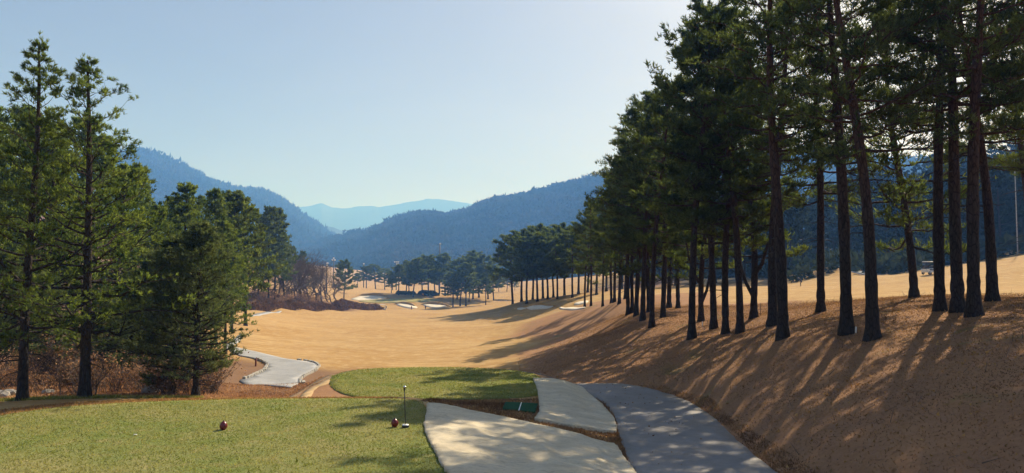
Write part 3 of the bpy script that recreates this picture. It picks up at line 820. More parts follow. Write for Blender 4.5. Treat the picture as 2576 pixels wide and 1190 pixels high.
    for q in range(dead):
        zb = Ht * rs.uniform(cb * .45, cb * 1.02); b0 = at(zb); az = rs.uniform(0, 6.28); L = rs.uniform(.5, 1.9)
        f = np.linspace(0, 1, 5)[:, None]
        tr.tube(b0 + f * np.array([math.cos(az), math.sin(az), .1]) * L + rs.normal(0, .06, (5, 3)) * f + np.array([0, 0, -.35 * L]) * f ** 2, (0.03 * (1 - .8 * f)).ravel(), 4, False)
    TP.append(at(Ht)[None] + rs.normal(0, .12, (8, 3))); TA.append(np.repeat([[0, 0, 1.]], 8, 0))
    V, T = blades(rs, np.vstack(TP), np.vstack(TA), count, blen, bwid, 0.55)
    cr.add(V, T)
    return tr, cr

KINDS = {}; LEAN = {}
def make_kind(key, bark_m, leaf_m, **kw):
    tr, cr = pine(**kw)
    KINDS[key] = (tr.mesh('trunk', bark_m, True), cr.mesh('crown', leaf_m)); LEAN[key] = math.atan2(tr.V[0][-3, 1], tr.V[0][-3, 0])

def plant(name, key, loc, rz, scale, cat='tree', group=None, label=None):
    root = empty(name, loc, rz)
    s = scale if isinstance(scale, tuple) else (scale,) * 3
    root.scale = s
    for nm, me in zip(('trunk', 'crown'), KINDS[key]):
        if me: link(nm, me, root)
    tag(root, label, cat, group)
    return root

ORD = ['first', 'second', 'third', 'fourth', 'fifth', 'sixth', 'seventh', 'eighth', 'ninth', 'tenth', 'eleventh', 'twelfth', 'thirteenth', 'fourteenth', 'fifteenth', 'sixteenth', 'seventeenth', 'eighteenth', 'nineteenth', 'twentieth']

# near red pines of the bank
for s in range(5):
    make_kind(f'bank{s}', M['bark_red'], M['pine_dark'], seed=100 + s, Ht=18.0, cb=(0.38, .46, .36, .43, .40)[s], Rc=(4.3, 4.0, 4.6, 4.0, 4.3)[s], r0=0.22,
              limbs=44, subs=10, tufts=11, count=7, blen=0.20, bwid=0.036, style='red', bend=(0.45, .3, .5, .35, .4)[s], dead=9)
for s in range(4):
    make_kind(f'row{s}', M['bark_red'], M['pine_dark'], seed=140 + s, Ht=18.0, cb=(0.27, .32, .25, .34)[s], Rc=(4.3, 4.0, 4.5, 4.1)[s], r0=0.2,
              limbs=44, subs=10, tufts=10, count=6, blen=0.28, bwid=0.06, style='red', bend=0.75, dead=5, sides=7)
for s in range(4):
    make_kind(f'far{s}', M['bark_red'], M['pine_mid'], seed=160 + s, Ht=15.0, cb=(0.36, .30, .40, .34)[s], Rc=(5.0, 5.4, 4.7, 5.2)[s], r0=0.22,
              limbs=36, subs=9, tufts=9, count=3, blen=0.55, bwid=0.26, style='red', bend=0.8, dead=2, twigs=False, sides=6)
for s in range(2):
    make_kind(f'low{s}', M['bark_red'], M['pine_mid'], seed=180 + s, Ht=18.0, cb=(0.17, .22)[s], Rc=(5.2, 4.8)[s], r0=0.22,
              limbs=50, subs=10, tufts=11, count=4, blen=0.28, bwid=0.07, style='red', bend=1.0, dead=4, profile=lambda u: 0.8 + 0.35 * u - 0.95 * u * u, fork=(s == 1))
# left side
for s in range(2):
    make_kind(f'white{s}', M['bark_dark'], M['pine_green'], seed=(201, 205)[s], Ht=13.2, cb=0.17, Rc=(3.5, 4.6)[s], r0=(0.16, .19)[s],
              limbs=74, subs=8, tufts=7, count=10, blen=0.17, bwid=0.03, style='white', bend=0.18, dead=5)
for s in range(2):
    make_kind(f'dense{s}', M['bark_dark'], M['pine_grey'], seed=220 + s, Ht=8.4, cb=0.12, Rc=(2.6, 2.3)[s], r0=(0.15, .14)[s],
              limbs=110, subs=9, tufts=7, count=7, blen=0.16, bwid=0.034, style='dense', bend=0.12, dead=3)
for s in range(3):
    make_kind(f'back{s}', M['bark_dark'], M['pine_green'], seed=240 + s, Ht=15.0, cb=(.16, .22, .12)[s], Rc=(4.0, 3.7, 4.3)[s], r0=0.17,
              limbs=70, subs=8, tufts=7, count=4, blen=0.28, bwid=0.085, style='dense', bend=0.3, dead=3, twigs=False, sides=6)
for s in range(2):
    make_kind(f'mid{s}', M['bark_dark'], M['pine_mid'], seed=260 + s, Ht=15.0, cb=(.26, .33)[s], Rc=(4.2, 3.8)[s], r0=0.19,
              limbs=50, subs=8, tufts=7, count=3, blen=0.48, bwid=0.2, style='dense', bend=0.4, dead=3, twigs=False, sides=6)

random.seed(12)
# --- pines of the bank, named from the edge of the picture inwards
order = sorted(range(len(BANK_TREES)), key=lambda k: -BANK_TREES[k][0])
for n_, k in enumerate(order):
    px, py, D, hh, rr = BANK_TREES[k]
    x, y, _ = P(px, py, D)
    z = h(x, y)
    near = px > 1930
    key = f'bank{n_ % 5}' if near else f'row{n_ % 4}'
    if px in (2300, 1896, 1764, 1683): key = 'low1' if px in (1764, 1896) else 'low0'
    s = hh / 18.0 * .96
    rad = 1.15 * rr / (0.22 if near else 0.2)
    lab = f'{ORD[n_] if n_ < 20 else "twenty-" + ORD[n_ - 20]} tall pine along the bank, counting from the right frame edge'
    rz = random.uniform(0, 6.28) if px > 1760 else random.uniform(-.8, .8) - LEAN[key]
    plant('pine_tree', key, (x, y, z), rz, (s * (0.7 + .3 * rad), s * (0.7 + .3 * rad), s), 'tree', 'tall pines along the bank', lab).rotation_euler.x = random.uniform(-.02, .02)

for px, D, k_, lab in ((2655, 36, 'bank2', 'pine beyond the right frame edge whose crown hangs over the bank'), (2730, 29, 'bank0', 'nearest pine outside the right frame edge with branches reaching in'), (2600, 47, 'bank4', 'slim pine just outside the right frame edge behind the others')):
    plant('pine_tree', k_, foot(px, D), random.uniform(0, 6.28), 1.0, 'tree', 'tall pines along the bank', lab)

# --- grove on the mound beyond the row
grove = [(1290, 185, 600), (1312, 178, 590), (1325, 170, 600), (1340, 182, 582), (1352, 170, 590), (1366, 185, 578), (1378, 172, 592), (1392, 180, 585), (1402, 165, 600), (1420, 190, 575), (1440, 160, 585), (1455, 172, 570), (1478, 180, 565), (1500, 150, 560), (1525, 165, 550)]
for n_, (px, D, top) in enumerate(grove):
    loc = foot(px, D)
    Hh = (P(px, top, D)[2] - loc[2])
    plant('pine_tree', f'far{n_ % 4}', loc, random.uniform(0, 6.28), (Hh / 15 * 1.15, Hh / 15 * 1.15, Hh / 15), 'tree', 'pines of the grove on the mound', f'{ORD[n_]} pine from the left in the grove behind the shadowed bunker')

# --- pines round the far green
greenp = [(1003, 335, 668), (1022, 345, 660), (1040, 330, 655), (1062, 345, 650), (1078, 338, 648), (1095, 350, 660), (1120, 345, 641), (1140, 296, 690), (1150, 330, 655), (1158, 300, 676), (1172, 298, 665), (1190, 335, 648), (1205, 345, 638), (1222, 300, 700), (1228, 335, 648), (1242, 325, 672), (985, 360, 690), (1030, 360, 672), (1105, 362, 668), (1180, 318, 690)]
for n_, (px, D, top) in enumerate(sorted(greenp)):
    loc = foot(px, D); Hh = (P(px, top, D)[2] - loc[2])
    plant('pine_tree', f'far{(n_ + 1) % 4}', loc, random.uniform(0, 6.28), (Hh / 15 * 1.35, Hh / 15 * 1.35, Hh / 15), 'tree', 'pines round the far green', f'{ORD[n_]} pine from the left in the clump beyond the far green')
hazy = [(900, 440, 688), (922, 450, 672), (945, 455, 668), (968, 460, 678), (988, 450, 688), (1255, 440, 700), (1275, 430, 690), (1295, 440, 705)]
for n_, (px, D, top) in enumerate(hazy):
    loc = foot(px, D); Hh = (P(px, top, D)[2] - loc[2])
    plant('pine_tree', f'far{(n_ + 2) % 4}', loc, random.uniform(0, 6.28), (Hh / 15 * 1.6, Hh / 15 * 1.6, Hh / 15), 'tree', 'hazy pines in the valley', f'{ORD[n_]} from the left of the hazy pines down the valley')
loc = foot(866, 292); Hh = P(866, 660, 292)[2] - loc[2]
plant('pine_tree', 'far1', loc, 1.0, (Hh / 15 * 1.0, Hh / 15 * 1.0, Hh / 15), 'tree', None, 'lone dark round pine beside the sand bunker and bare trees')

# --- left side: the two tall open pines, the bushy conifers, the wood behind
def lefttree(key, px, D, top, base_h, rz, label, group=None, wide=1.0, name='pine_tree'):
    loc = foot(px, D); Hh = P(px, top, D)[2] - loc[2]; s = Hh / base_h
    return plant(name, key, loc, rz, (s * wide, s * wide, s), 'tree', group, label)
lefttree('white0', 66, 26.8, 108, 13.2, 0.4, 'tallest open pine with slim dark trunk nearest the left frame edge')
lefttree('white1', 222, 27.2, 150, 13.2, 2.1, 'broad open pine with thick dark trunk second from the left frame edge')
lefttree('dense0', 499, 29.0, 570, 8.4, 0.7, 'bushy grey green conifer standing where the tee rim meets the cart path', None, 1.02, 'conifer')
lefttree('dense1', 443, 30.5, 600, 8.4, 2.7, 'dark bushy conifer just behind and beside the grey green conifer', None, 1.0, 'conifer')
backs = [(-110, 48, 250), (-70, 40, 260), (-10, 46, 280), (40, 62, 275), (95, 50, 300), (150, 44, 320), (190, 66, 300), (245, 56, 345), (300, 47, 420), (345, 62, 420), (380, 52, 520), (420, 70, 500), (455, 64, 466), (505, 78, 498), (545, 74, 482), (585, 90, 488), (620, 100, 505), (475, 60, 520), (570, 66, 560)]
for n_, (px, D, top) in enumerate(sorted(backs)):
    lefttree(f'back{n_ % 3}' if D < 80 else f'mid{n_ % 2}', px, D, top, 15.0, random.uniform(0, 6.28), f'{ORD[n_]} pine from the left in the wood behind the tall open pines', 'pines of the wood on the left', 1.0)
lows = [(20, 37, 640), (120, 39, 690), (330, 38, 700), (275, 36, 760), (400, 40, 640)]
for n_, (px, D, top) in enumerate(sorted(lows)):
    lefttree(f'dense{n_ % 2}', px, D, top, 8.4, random.uniform(0, 6.28), f'{ORD[n_]} small young pine from the left among the brown brush', 'young pines in the brush', 1.1)
for n_, (px, D, top) in enumerate(sorted([(650, 176, 560), (676, 178, 527), (692, 184, 530), (715, 196, 590), (664, 192, 545), (735, 245, 622), (760, 255, 635)])):
    lefttree(f'mid{n_ % 2}', px, D, top, 15.0, random.uniform(0, 6.28), f'{ORD[n_]} pine from the left beside the bare trees', 'pines beside the bare trees', 0.8)

# ---------------------------------------------------------------- bare trees, shrubs, hedges
def bare_tree(seed, Ht, r0, stems=1, depth=5, spread=.55):
    rs = np.random.default_rng(seed); mb = MB()
    def grow(p, d, L, r, k):
        q = p + d * L; m = (p + q) / 2 + rs.normal(0, .05 * L, 3)
        mb.tube(np.array([p, m, q]), [r, r * .85, r * .7], 5 if k > 2 else 3, False)
        if k == 0: return
        for _ in range(3 if k > 1 else 4):
            nd = unit(d + rs.normal(0, spread, 3) + np.array([0, 0, .18]))
            grow(p + (q - p) * rs.uniform(.55, 1.0), nd, L * rs.uniform(.58, .85), r * rs.uniform(.5, .68), k - 1)
    for s in range(stems):
        d = unit(np.array([rs.normal(0, .3), rs.normal(0, .3), 1.0]))
        grow(np.array([rs.normal(0, .2), rs.normal(0, .2), -.3]), d, Ht * .30, r0 * rs.uniform(.7, 1), depth)
    return mb
BARE = []
for s in range(3):
    mb = bare_tree(300 + s, 11, 0.16, 2, 5)
    BARE.append(mb.mesh('bare_tree', M['twig'])); BARE_H = globals().setdefault('BARE_H', []); BARE_H.append(float(np.vstack(mb.V)[:, 2].max()))
bares = [(700, 196, 640), (722, 204, 630), (742, 206, 640), (758, 218, 622), (776, 214, 632), (795, 226, 640), (812, 226, 655), (828, 236, 668), (845, 244, 690), (640, 182, 660), (672, 192, 665)]
for n_, (px, D, top) in enumerate(sorted(bares)):
    loc = foot(px, D); Hh = P(px, top, D)[2] - loc[2]
    o = link('bare_tree', BARE[n_ % 3], None, loc, random.uniform(0, 6.28)); s = Hh / BARE_H[n_ % 3]; o.scale = (s * 1.25, s * 1.25, s)
    tag(o, f'{ORD[n_]} leafless grey brown tree from the left beyond the fairway corner', 'tree', 'leafless trees beyond the fairway')

def shrub_mesh(seed, w, hgt, stems, leaves, leaf_m, leafsize):
    rs = np.random.default_rng(seed); tw, lf = MB(), MB()
    ends = []
    for _ in range(stems):
        a = rs.uniform(0, 6.28); d = unit(np.array([math.cos(a) * rs.uniform(.1, .9), math.sin(a) * rs.uniform(.1, .9), 1]))
        L = hgt * rs.uniform(.6, 1.05); b = np.array([rs.normal(0, w * .18), rs.normal(0, w * .18), -.05])
        m = b + d * L * .5; e = b + d * L + rs.normal(0, .12 * L, 3)
        tw.tube(np.array([b, m, e]), [.014, .010, .004], 3, False); ends += [m, e]
        for _k in range(4):
            f = rs.uniform(.3, 1); p = b + (e - b) * f; q = p + unit(rs.normal(0, 1, 3) + np.array([0, 0, .5])) * L * rs.uniform(.15, .4)
            tw.tube(np.array([p, q]), [.007, .003], 3, False); ends += [q, (p + q) / 2]
    ends = np.array(ends)
    p = ends[rs.integers(0, len(ends), leaves)] + rs.normal(0, .09, (leaves, 3))
    V, T = blades1(rs, p, np.repeat([[0, 0, .4]], leaves, 0), 1, leafsize, leafsize * .8, 1.0)
    lf.add(V, T)
    return tw.mesh('stem', M['twig']), lf.mesh('foliage', leaf_m)
SHRUB = [shrub_mesh(400 + s, 1.3, 1.5, 26, 420, M['brushleaf'], 0.075) for s in range(4)]
SHRUBD = [shrub_mesh(420 + s, 1.3, 1.3, 34, 200, M['brownhedge'], 0.09) for s in range(2)]
rs = np.random.default_rng(33)
spots = []
for _ in range(400):
    px = rs.uniform(-60, 640); D = rs.uniform(29.5, 47)
    x, y, z = foot(px, D)
    if px > 470 and D > 36: continue
    if px > 560: continue
    if all((x - a) ** 2 + (y - b) ** 2 > 1.0 for a, b, *_ in spots): spots.append((x, y, z, px))
    if len(spots) >= 85: break
spots.sort(key=lambda q: q[3])
for n_, (x, y, z, px) in enumerate(spots):
    root = empty('dry_shrub', (x, y, z), rs.uniform(0, 6.28)); s = rs.uniform(.7, 1.35); root.scale = (s, s, s * rs.uniform(.8, 1.1))
    pair = SHRUBD[n_ % 2] if n_ % 4 == 0 else SHRUB[n_ % 4]
    link('stem', pair[0], root); link('foliage', pair[1], root)
    look = 'dark twiggy' if n_ % 4 == 0 else 'dry russet'
    where = 'at the left frame edge beside the slim open pine' if px < 60 else 'between the two tall open pines' if px < 222 else 'between the broad open pine and the bushy conifers' if px < 440 else 'at the feet of the bushy conifers'
    tag(root, f'{look} shrub in the thicket {where}', 'shrub', f'{look} shrubs {where}')

def leafy_mass(name, ring, hgt, n, leaf, mat, seed, label, cat, kindless=True, rough=0.25):
    """a clipped hedge: a core with leaf faces all over it"""
    rs = np.random.default_rng(seed)
    pa = np.array(ring)
    x0, x1, y0, y1 = pa[:, 0].min(), pa[:, 0].max(), pa[:, 1].min(), pa[:, 1].max()
    X = rs.uniform(x0, x1, n * 3); Y = rs.uniform(y0, y1, n * 3)
    k = inside(X, Y, ring); X, Y = X[k][:n], Y[k][:n]
    dd, _ = seg_dist(X, Y, ring)
    hh = hgt * np.clip((dd / (hgt * .6)) ** .5, .15, 1) * (1 + rough * vnoise(X, Y, seed, hgt * 1.2) * 2)
    Z = H(X, Y) + hh * np.sqrt(rs.uniform(0.02, 1, len(X)))
    mb = MB(); V, T = blades1(rs, np.column_stack([X, Y, Z]), np.repeat([[0, 0, .5]], len(X), 0), 1, leaf, leaf * .8, 1.0)
    mb.add(V, T)
    return tag(mb.obj(name, mat), label, cat)

def strip(line, wd):
    c, l, r_ = ribbon(line, wd, 40)
    return [tuple(q) for q in l] + [tuple(q) for q in r_[::-1]]
leafy_mass('hedge', strip([hit(px, py)[:2] if hit(px, py) else P(px, py, D)[:2] for px, py, D in []] or [foot(px, D)[:2] for px, D in ((615, 153), (650, 161), (700, 177), (760, 195), (800, 207), (838, 219))], 5.0), 1.5, 14000, .40, M['brownhedge'], 1, 'long low brown hedge along the far fairway corner', 'hedge')
leafy_mass('hedge', strip([foot(px, D)[:2] for px, D in ((842, 221), (880, 234), (920, 246), (950, 256))], 5.0), 2.0, 8000, .42, M['brownhedge'], 2, 'hedge with olive top running up to the white golf cart', 'hedge')
leafy_mass('hedge', [foot(px, D)[:2] for px, D in ((996, 340), (1020, 337), (1046, 340), (1046, 346), (1020, 348), (998, 346))], 1.0, 3000, .5, M['hedge'], 3, 'low dark clipped hedge between the bunker and the round hedge', 'hedge')
leafy_mass('hedge', [foot(px, D)[:2] for px, D in ((1050, 342), (1065, 337), (1090, 337), (1106, 342), (1090, 352), (1065, 352))], 1.5, 5000, .5, M['hedge'], 4, 'dark rounded hedge dome behind the orange ball', 'hedge')
BSHRUB = [shrub_mesh(440 + s, 3.0, 3.0, 60, 500, M[('brownhedge', 'brushleaf')[s]], 0.2) for s in range(2)]
for n_, (px, D) in enumerate(sorted([(640, 172), (655, 170), (668, 180), (682, 182), (698, 192), (715, 190), (730, 200), (745, 200), (760, 208), (778, 208), (795, 218), (812, 220), (648, 182), (690, 198), (725, 208), (770, 218), (800, 228)])):
    root = empty('brown_shrub', foot(px, D), random.uniform(0, 6.28)); root.scale = (1.4, 1.4, random.uniform(.7, 1.05))
    link('stem', BSHRUB[n_ % 2][0], root); link('foliage', BSHRUB[n_ % 2][1], root)
    tag(root, f'{ORD[n_]} brown twiggy shrub on the slope under the leafless trees', 'shrub', 'brown shrubs under the leafless trees')

# sapling with a pale stem in the brush
mb = bare_tree(350, 3.2, 0.035, 1, 4, .45)
o = mb.obj('sapling', M['twig'], None, False, foot(248, 28.4)); tag(o, 'thin leafless sapling between the two tall open pines', 'sapling')
mb = bare_tree(351, 2.2, 0.03, 1, 3, .4)
o = mb.obj('sapling', M['twig'], None, False, foot(158, 28.2)); tag(o, 'short broken sapling beside the slimmer open pine', 'sapling')

# rocks
def rock(seed, s):
    r = random.Random(seed); bm = bmesh.new(); bmesh.ops.create_icosphere(bm, subdivisions=2, radius=s)
    for v in bm.verts: v.co = v.co * r.uniform(.75, 1.15); v.co.z *= .65
    me = bpy.data.meshes.new('rock'); bm.to_mesh(me); bm.free(); me.materials.append(M['rock']); return me
for n_, (px, D, s, lab) in enumerate([(10, 28.6, .35, 'pale grey rock at the left frame edge behind the tee rim'), (34, 29.4, .28, 'second pale rock from the left frame edge'), (385, 30.5, .4, 'grey rock beside the dark bushy conifer'), (130, 30, .22, 'small rock between the two tall open pines')]):
    x, y, z = foot(px, D); tag(link('rock', rock(n_, s), None, (x, y, z + s * .2), n_), lab, 'rock')

# ---------------------------------------------------------------- grass stuff
def scatter(name, poly, n, mat, length, width, seed, lean, label, avoid=(), flat=None, zoff=0.0, spread=.45, fade=0.0):
    rs = np.random.default_rng(seed); pa = np.array(poly)
    X = rs.uniform(pa[:, 0].min(), pa[:, 0].max(), n * 3); Y = rs.uniform(pa[:, 1].min(), pa[:, 1].max(), n * 3)
    k = inside(X, Y, poly)
    for a in avoid: k &= ~inside(X, Y, a)
    if fade:
        X, Y = X[k], Y[k]; dd, _ = seg_dist(X, Y, poly); k = rs.uniform(0, 1, len(X)) < (dd / fade) ** 1.3
    X, Y = X[k][:n], Y[k][:n]
    Z = (np.full(len(X), flat) if flat is not None else H(X, Y)) + zoff
    mb = MB(); V, T = blades1(rs, np.column_stack([X, Y, Z]), np.repeat([[lean[0], lean[1], lean[2]]], len(X), 0), 1, length, width, spread)
    mb.add(V, T)
    return tag(mb.obj(name, mat), label, None, None, 'stuff')
c1p = [q[:2] for q in c1]; c2p = [q[:2] for q in c2]; tmp_ = [q[:2] for q in tm]
vis_tee = [q for q in TEE]
scatter('lawn_grass', vis_tee, 90000, M['blade'], 0.045, 0.022, 1, (0, 0, .5), 'short green grass of the near tee', [c1p], TEE_Z, 0.03, .6)
scatter('lawn_grass', TEE2, 30000, M['blade'], 0.05, 0.03, 2, (0, 0, .5), 'short green grass of the oval tee', [c2p], TEE2_Z, 0.03, .6)
bankpoly = [(4, 8), (14, 8), (28, 18), (36, 40), (28, 60), (18, 85), (6, 85), (0, 60), (-3, 46), (0, 40), (3, 30), (3, 20)]
scatter('dry_grass', bankpoly, 330000, M['litter'], 0.06, 0.02, 3, (-.2, -.1, .3), 'dry grass and pine litter on the bank', [path_poly, c1p, c2p, TEE, TEE2], None, 0.0, .7, 7.0)
scatter('dry_grass', [(6.4, 16), (7.1, 16), (7.6, 26), (7.9, 30), (7.0, 34.5), (6.2, 35.8), (5.9, 35.4), (6.9, 33), (7.3, 29), (7.1, 24), (6.6, 20)], 6000, M['litter'], 0.075, 0.025, 4, (-.3, 0, .5), 'ragged dry grass along the edge of the asphalt path', [path_poly], None, 0, .5)
scatter('dry_grass', [(2.6, 15), (3.1, 15), (3.5, 24), (3.8, 27), (3.7, 31), (3.0, 33.8), (2.2, 33.8), (3.2, 30), (3.3, 27), (3.0, 24), (2.8, 20)], 5000, M['litter'], 0.12, 0.03, 9, (0, 0, .6), 'brown dry grass between the cover sheets and the path', [path_poly, c1p, c2p], None, 0, .6)
stripp = [(-2.6, 25.2), (0, 27.5), (1.1, 28.6), (.9, 25), (1.2, 24), (2.2, 22.7), (3.2, 22.2), (3.2, 20.5), (3.0, 22), (1.6, 21.7), (-1, 24.2)]
scatter('dry_grass', [(-3, 25), (-2, 28.6), (1.2, 29), (2.9, 24.2), (3.5, 22.4), (3.2, 20.2), (0.5, 21.8), (-2.2, 24)], 12000, M['litter'], 0.09, 0.03, 5, (0, 0, .4), 'dry grass between the two cover sheets', [c1p, c2p, tmp_, TEE, TEE2, path_poly], None, 0, .7)
fr = [on_plane(px, py, TEE_Z) for px, py in [(-160, 1085), (0, 1048), (100, 1032), (200, 1022), (350, 1012), (600, 1005), (800, 1003), (1000, 1003), (1000, 998), (600, 998), (350, 1002), (200, 1010), (100, 1020), (0, 1030), (-160, 1060)]]
scatter('dry_grass', fr, 26000, M['drygrass'], 0.07, 0.025, 6, (0, 0, .7), 'tan fringe of dry grass round the near tee', [TEE], None, 0, .5)
scatter('dry_grass', [(-26, 27), (-20, 27.2), (-12, 28), (-9, 30), (-9, 36), (-11, 44), (-24, 44), (-34, 40)], 60000, M['brushleaf'], 0.10, 0.04, 7, (-.1, -.1, .6), 'fallen leaves and dead grass under the thicket', [TEE], None, 0, .6)
scatter('weed_patch', [(-22, 26.2), (-16, 26.6), (-11.5, 27.4), (-11.5, 28.2), (-16, 27.6), (-22, 27.4)], 6000, M['blade'], 0.12, 0.03, 8, (0, 0, .8), 'green weeds at the feet of the tall open pines', [TEE], None, 0, .4)

scatter('leaf_litter', bankpoly, 9000, M['drygrass'], 0.09, 0.075, 12, (.3, 0, .1), 'pale fallen leaves scattered over the bank', [path_poly, c1p, c2p, TEE, TEE2], None, 0.015, .5, 6.0)
scatter('fallen_twigs', bankpoly, 2500, M['twig'], 0.45, 0.018, 13, (.3, .2, .05), 'dead twigs and needles dropped under the pines', [path_poly, c1p, c2p, TEE, TEE2], None, 0.02, .5, 6.0)
scatter('leaf_litter', path_poly, 500, M['litter'], 0.07, 0.05, 14, (.3, 0, .06), 'dry leaves and needles blown onto the asphalt path', [], None, 0.036, .3, 0.9)

# ---------------------------------------------------------------- hills
def fbm(x, y, seed, scale, oct_=4):
    v = 0; a = 1.0
    for k in range(oct_):
        v = v + a * vnoise(x, y, seed + k, scale); scale /= 2; a *= .5
    return v

def hill(name, ridge, foot_gap, foot_z, back, rough, seed, label, nt_=60, ns=260, mat='hill', spur=0.0, k_=1.0):
    """ridge: list of (px, py, D).  The slope runs from the ridge towards the viewer and falls away behind it."""
    r = np.array([P(q[0], q[1], q[2] * k_) for q in ridge]); foot_gap *= k_; back *= k_; rough *= k_
    t = np.linspace(0, len(r) - 1, ns)
    rx, ry, rz = [np.interp(t, range(len(r)), r[:, k]) for k in range(3)]
    rz_s = np.convolve(np.pad(rz, 4, mode='edge'), np.ones(9) / 9, 'valid')
    rz = rz_s + fbm(rx, ry, seed, 160 * k_, 4) * rough
    f = np.concatenate([np.linspace(-1, 0, 14)[:-1], np.linspace(0, 1, nt_)])
    X = np.empty((len(f), ns)); Y = np.empty_like(X); Z = np.empty_like(X)
    dirx, diry = rx / np.hypot(rx, ry), ry / np.hypot(rx, ry)
    for i_, v in enumerate(f):
        if v < 0:
            X[i_] = rx + dirx * back * -v; Y[i_] = ry + diry * back * -v; Z[i_] = rz - (rz - foot_z) * v * v
        else:
            X[i_] = rx - dirx * foot_gap * v; Y[i_] = ry - diry * foot_gap * v
            s = np.sin(np.arctan2(rx, ry) * spur + seed) * 0.5 + 0.5
            Z[i_] = foot_z + (rz - foot_z) * (1 - v) ** (1.05 + 0.5 * s * (spur > 0)) + fbm(X[i_], Y[i_], seed + 20, 190 * k_, 4) * rough * 1.6 * math.sin(math.pi * v) * 1.2
    nf = len(f)
    i = np.arange(nf - 1)[:, None] * ns; j = np.arange(ns - 1)[None]
    q = np.stack([i + j, i + ns + j, i + ns + j + 1, i + j + 1], -1).reshape(-1, 4)
    o = link(name, mesh_np(name, np.stack([X, Y, Z], -1), q, M[mat], True))
    tag(o, label, kind='structure')
    return X, Y, Z, f

def ico(sub, seed, squash=.9):
    bm = bmesh.new(); bmesh.ops.create_icosphere(bm, subdivisions=sub, radius=1.0)
    r = random.Random(seed)
    for v in bm.verts: v.co *= r.uniform(.62, 1.25); v.co.z *= squash
    bmesh.ops.triangulate(bm, faces=bm.faces[:])
    V = np.array([v.co[:] for v in bm.verts]); T = np.array([[v.index for v in f.verts] for f in bm.faces]); bm.free()
    return V, T
def clump(seed, n, size):
    """a tree crown seen from afar: leaf sprays spread through an uneven crown, on a short stem"""
    rs = np.random.default_rng(seed)
    p = rs.normal(0, 1, (n, 3)); p /= np.linalg.norm(p, axis=1)[:, None]
    p *= rs.uniform(.35, 1.0, n)[:, None] ** .5 * (1 + .35 * np.sin(p[:, 0:1] * 3 + seed)); p[:, 2] *= .85
    ax = p / (np.linalg.norm(p, axis=1)[:, None] + 1e-6) + np.array([0, 0, .4])
    V, T = blades1(rs, p, ax, 1, size, size * .85, .5)
    return V, T

def wood(name, X, Y, Z, f, n, size, seed, label, kinds, frange=(-.1, 1), mat='woods', ridge_bias=0.0, lift=.55):
    rs = np.random.default_rng(seed)
    nf, ns = X.shape
    out = MB()
    lo = np.searchsorted(f, frange[0]); hi = min(np.searchsorted(f, frange[1]), nf - 1) - 1
    fi = rs.uniform(lo, hi, n)
    if ridge_bias:
        k0 = np.searchsorted(f, 0.0); m = int(n * ridge_bias); fi[:m] = k0 + rs.normal(0, 1.3, m)
    fi = np.clip(fi, 0, nf - 1.01); fj = rs.uniform(0, ns - 1.01, n)
    i, j = fi.astype(int), fj.astype(int); a, b = fi - i, fj - j
    bl = lambda A: (A[i, j] * (1 - b) + A[i, j + 1] * b) * (1 - a) + (A[i + 1, j] * (1 - b) + A[i + 1, j + 1] * b) * a
    C = np.column_stack([bl(X), bl(Y), bl(Z)])
    sz = size * rs.uniform(.6, 1.35, n)
    C[:, 2] += sz * lift
    kk = rs.integers(0, len(kinds), n); th = rs.uniform(0, 6.28, n); tall = rs.uniform(.8, 1.35, n)
    for q, (V, T) in enumerate(kinds):
        s = np.where(kk == q)[0]
        if not len(s): continue
        ca, sa = np.cos(th[s])[:, None], np.sin(th[s])[:, None]
        W = np.stack([V[None, :, 0] * ca - V[None, :, 1] * sa, V[None, :, 0] * sa + V[None, :, 1] * ca, V[None, :, 2] * tall[s][:, None]], -1) * sz[s][:, None, None] + C[s][:, None, :]
        TT = T[None] + (np.arange(len(s)) * len(V))[:, None, None]
        out.add(W.reshape(-1, 3), TT.reshape(-1, 3))
    return tag(out.obj(name, M[mat]), label, None, None, 'stuff')

crowns = [clump(500 + k, 44, .66) for k in range(4)]
small = [clump(510 + k, 26, .8) for k in range(4)]
# right hill
RH = [(560, 668, 1010), (700, 640, 980), (790, 612, 960), (870, 585, 940), (905, 578, 930), (985, 550, 900), (1060, 533, 880), (1120, 538, 870), (1180, 524, 860), (1240, 496, 850), (1330, 480, 840), (1400, 460, 830), (1500, 438, 820), (1600, 425, 810), (1800, 410, 800), (2000, 400, 790), (2200, 400, 780), (2400, 420, 780), (2576, 430, 780), (2900, 430, 780)]
hx = hill('hill', RH, 420, -14, 350, 13, 31, 'wooded hill rising across the valley on the right', spur=11.0, k_=2.0)
wood('forest', *hx, 9000, 8.2, 41, 'dense wood covering the hill on the right', crowns, (-.08, .98), 'woods', .10)
# lower shoulder of that hill in front of it
RS = [(1080, 705, 640), (1180, 676, 620), (1280, 642, 610), (1380, 612, 600), (1480, 600, 590), (1600, 590, 580), (1800, 580, 580), (2100, 575, 570), (2400, 575, 560), (2700, 580, 560)]
hx = hill('hill', RS, 190, -14, 120, 6, 35, 'lower wooded shoulder of the hill on the right', spur=9.0, k_=1.75)
wood('forest', *hx, 3200, 7.0, 42, 'wood on the lower shoulder of the right hill', crowns, (-.2, .98), 'woods', .1)
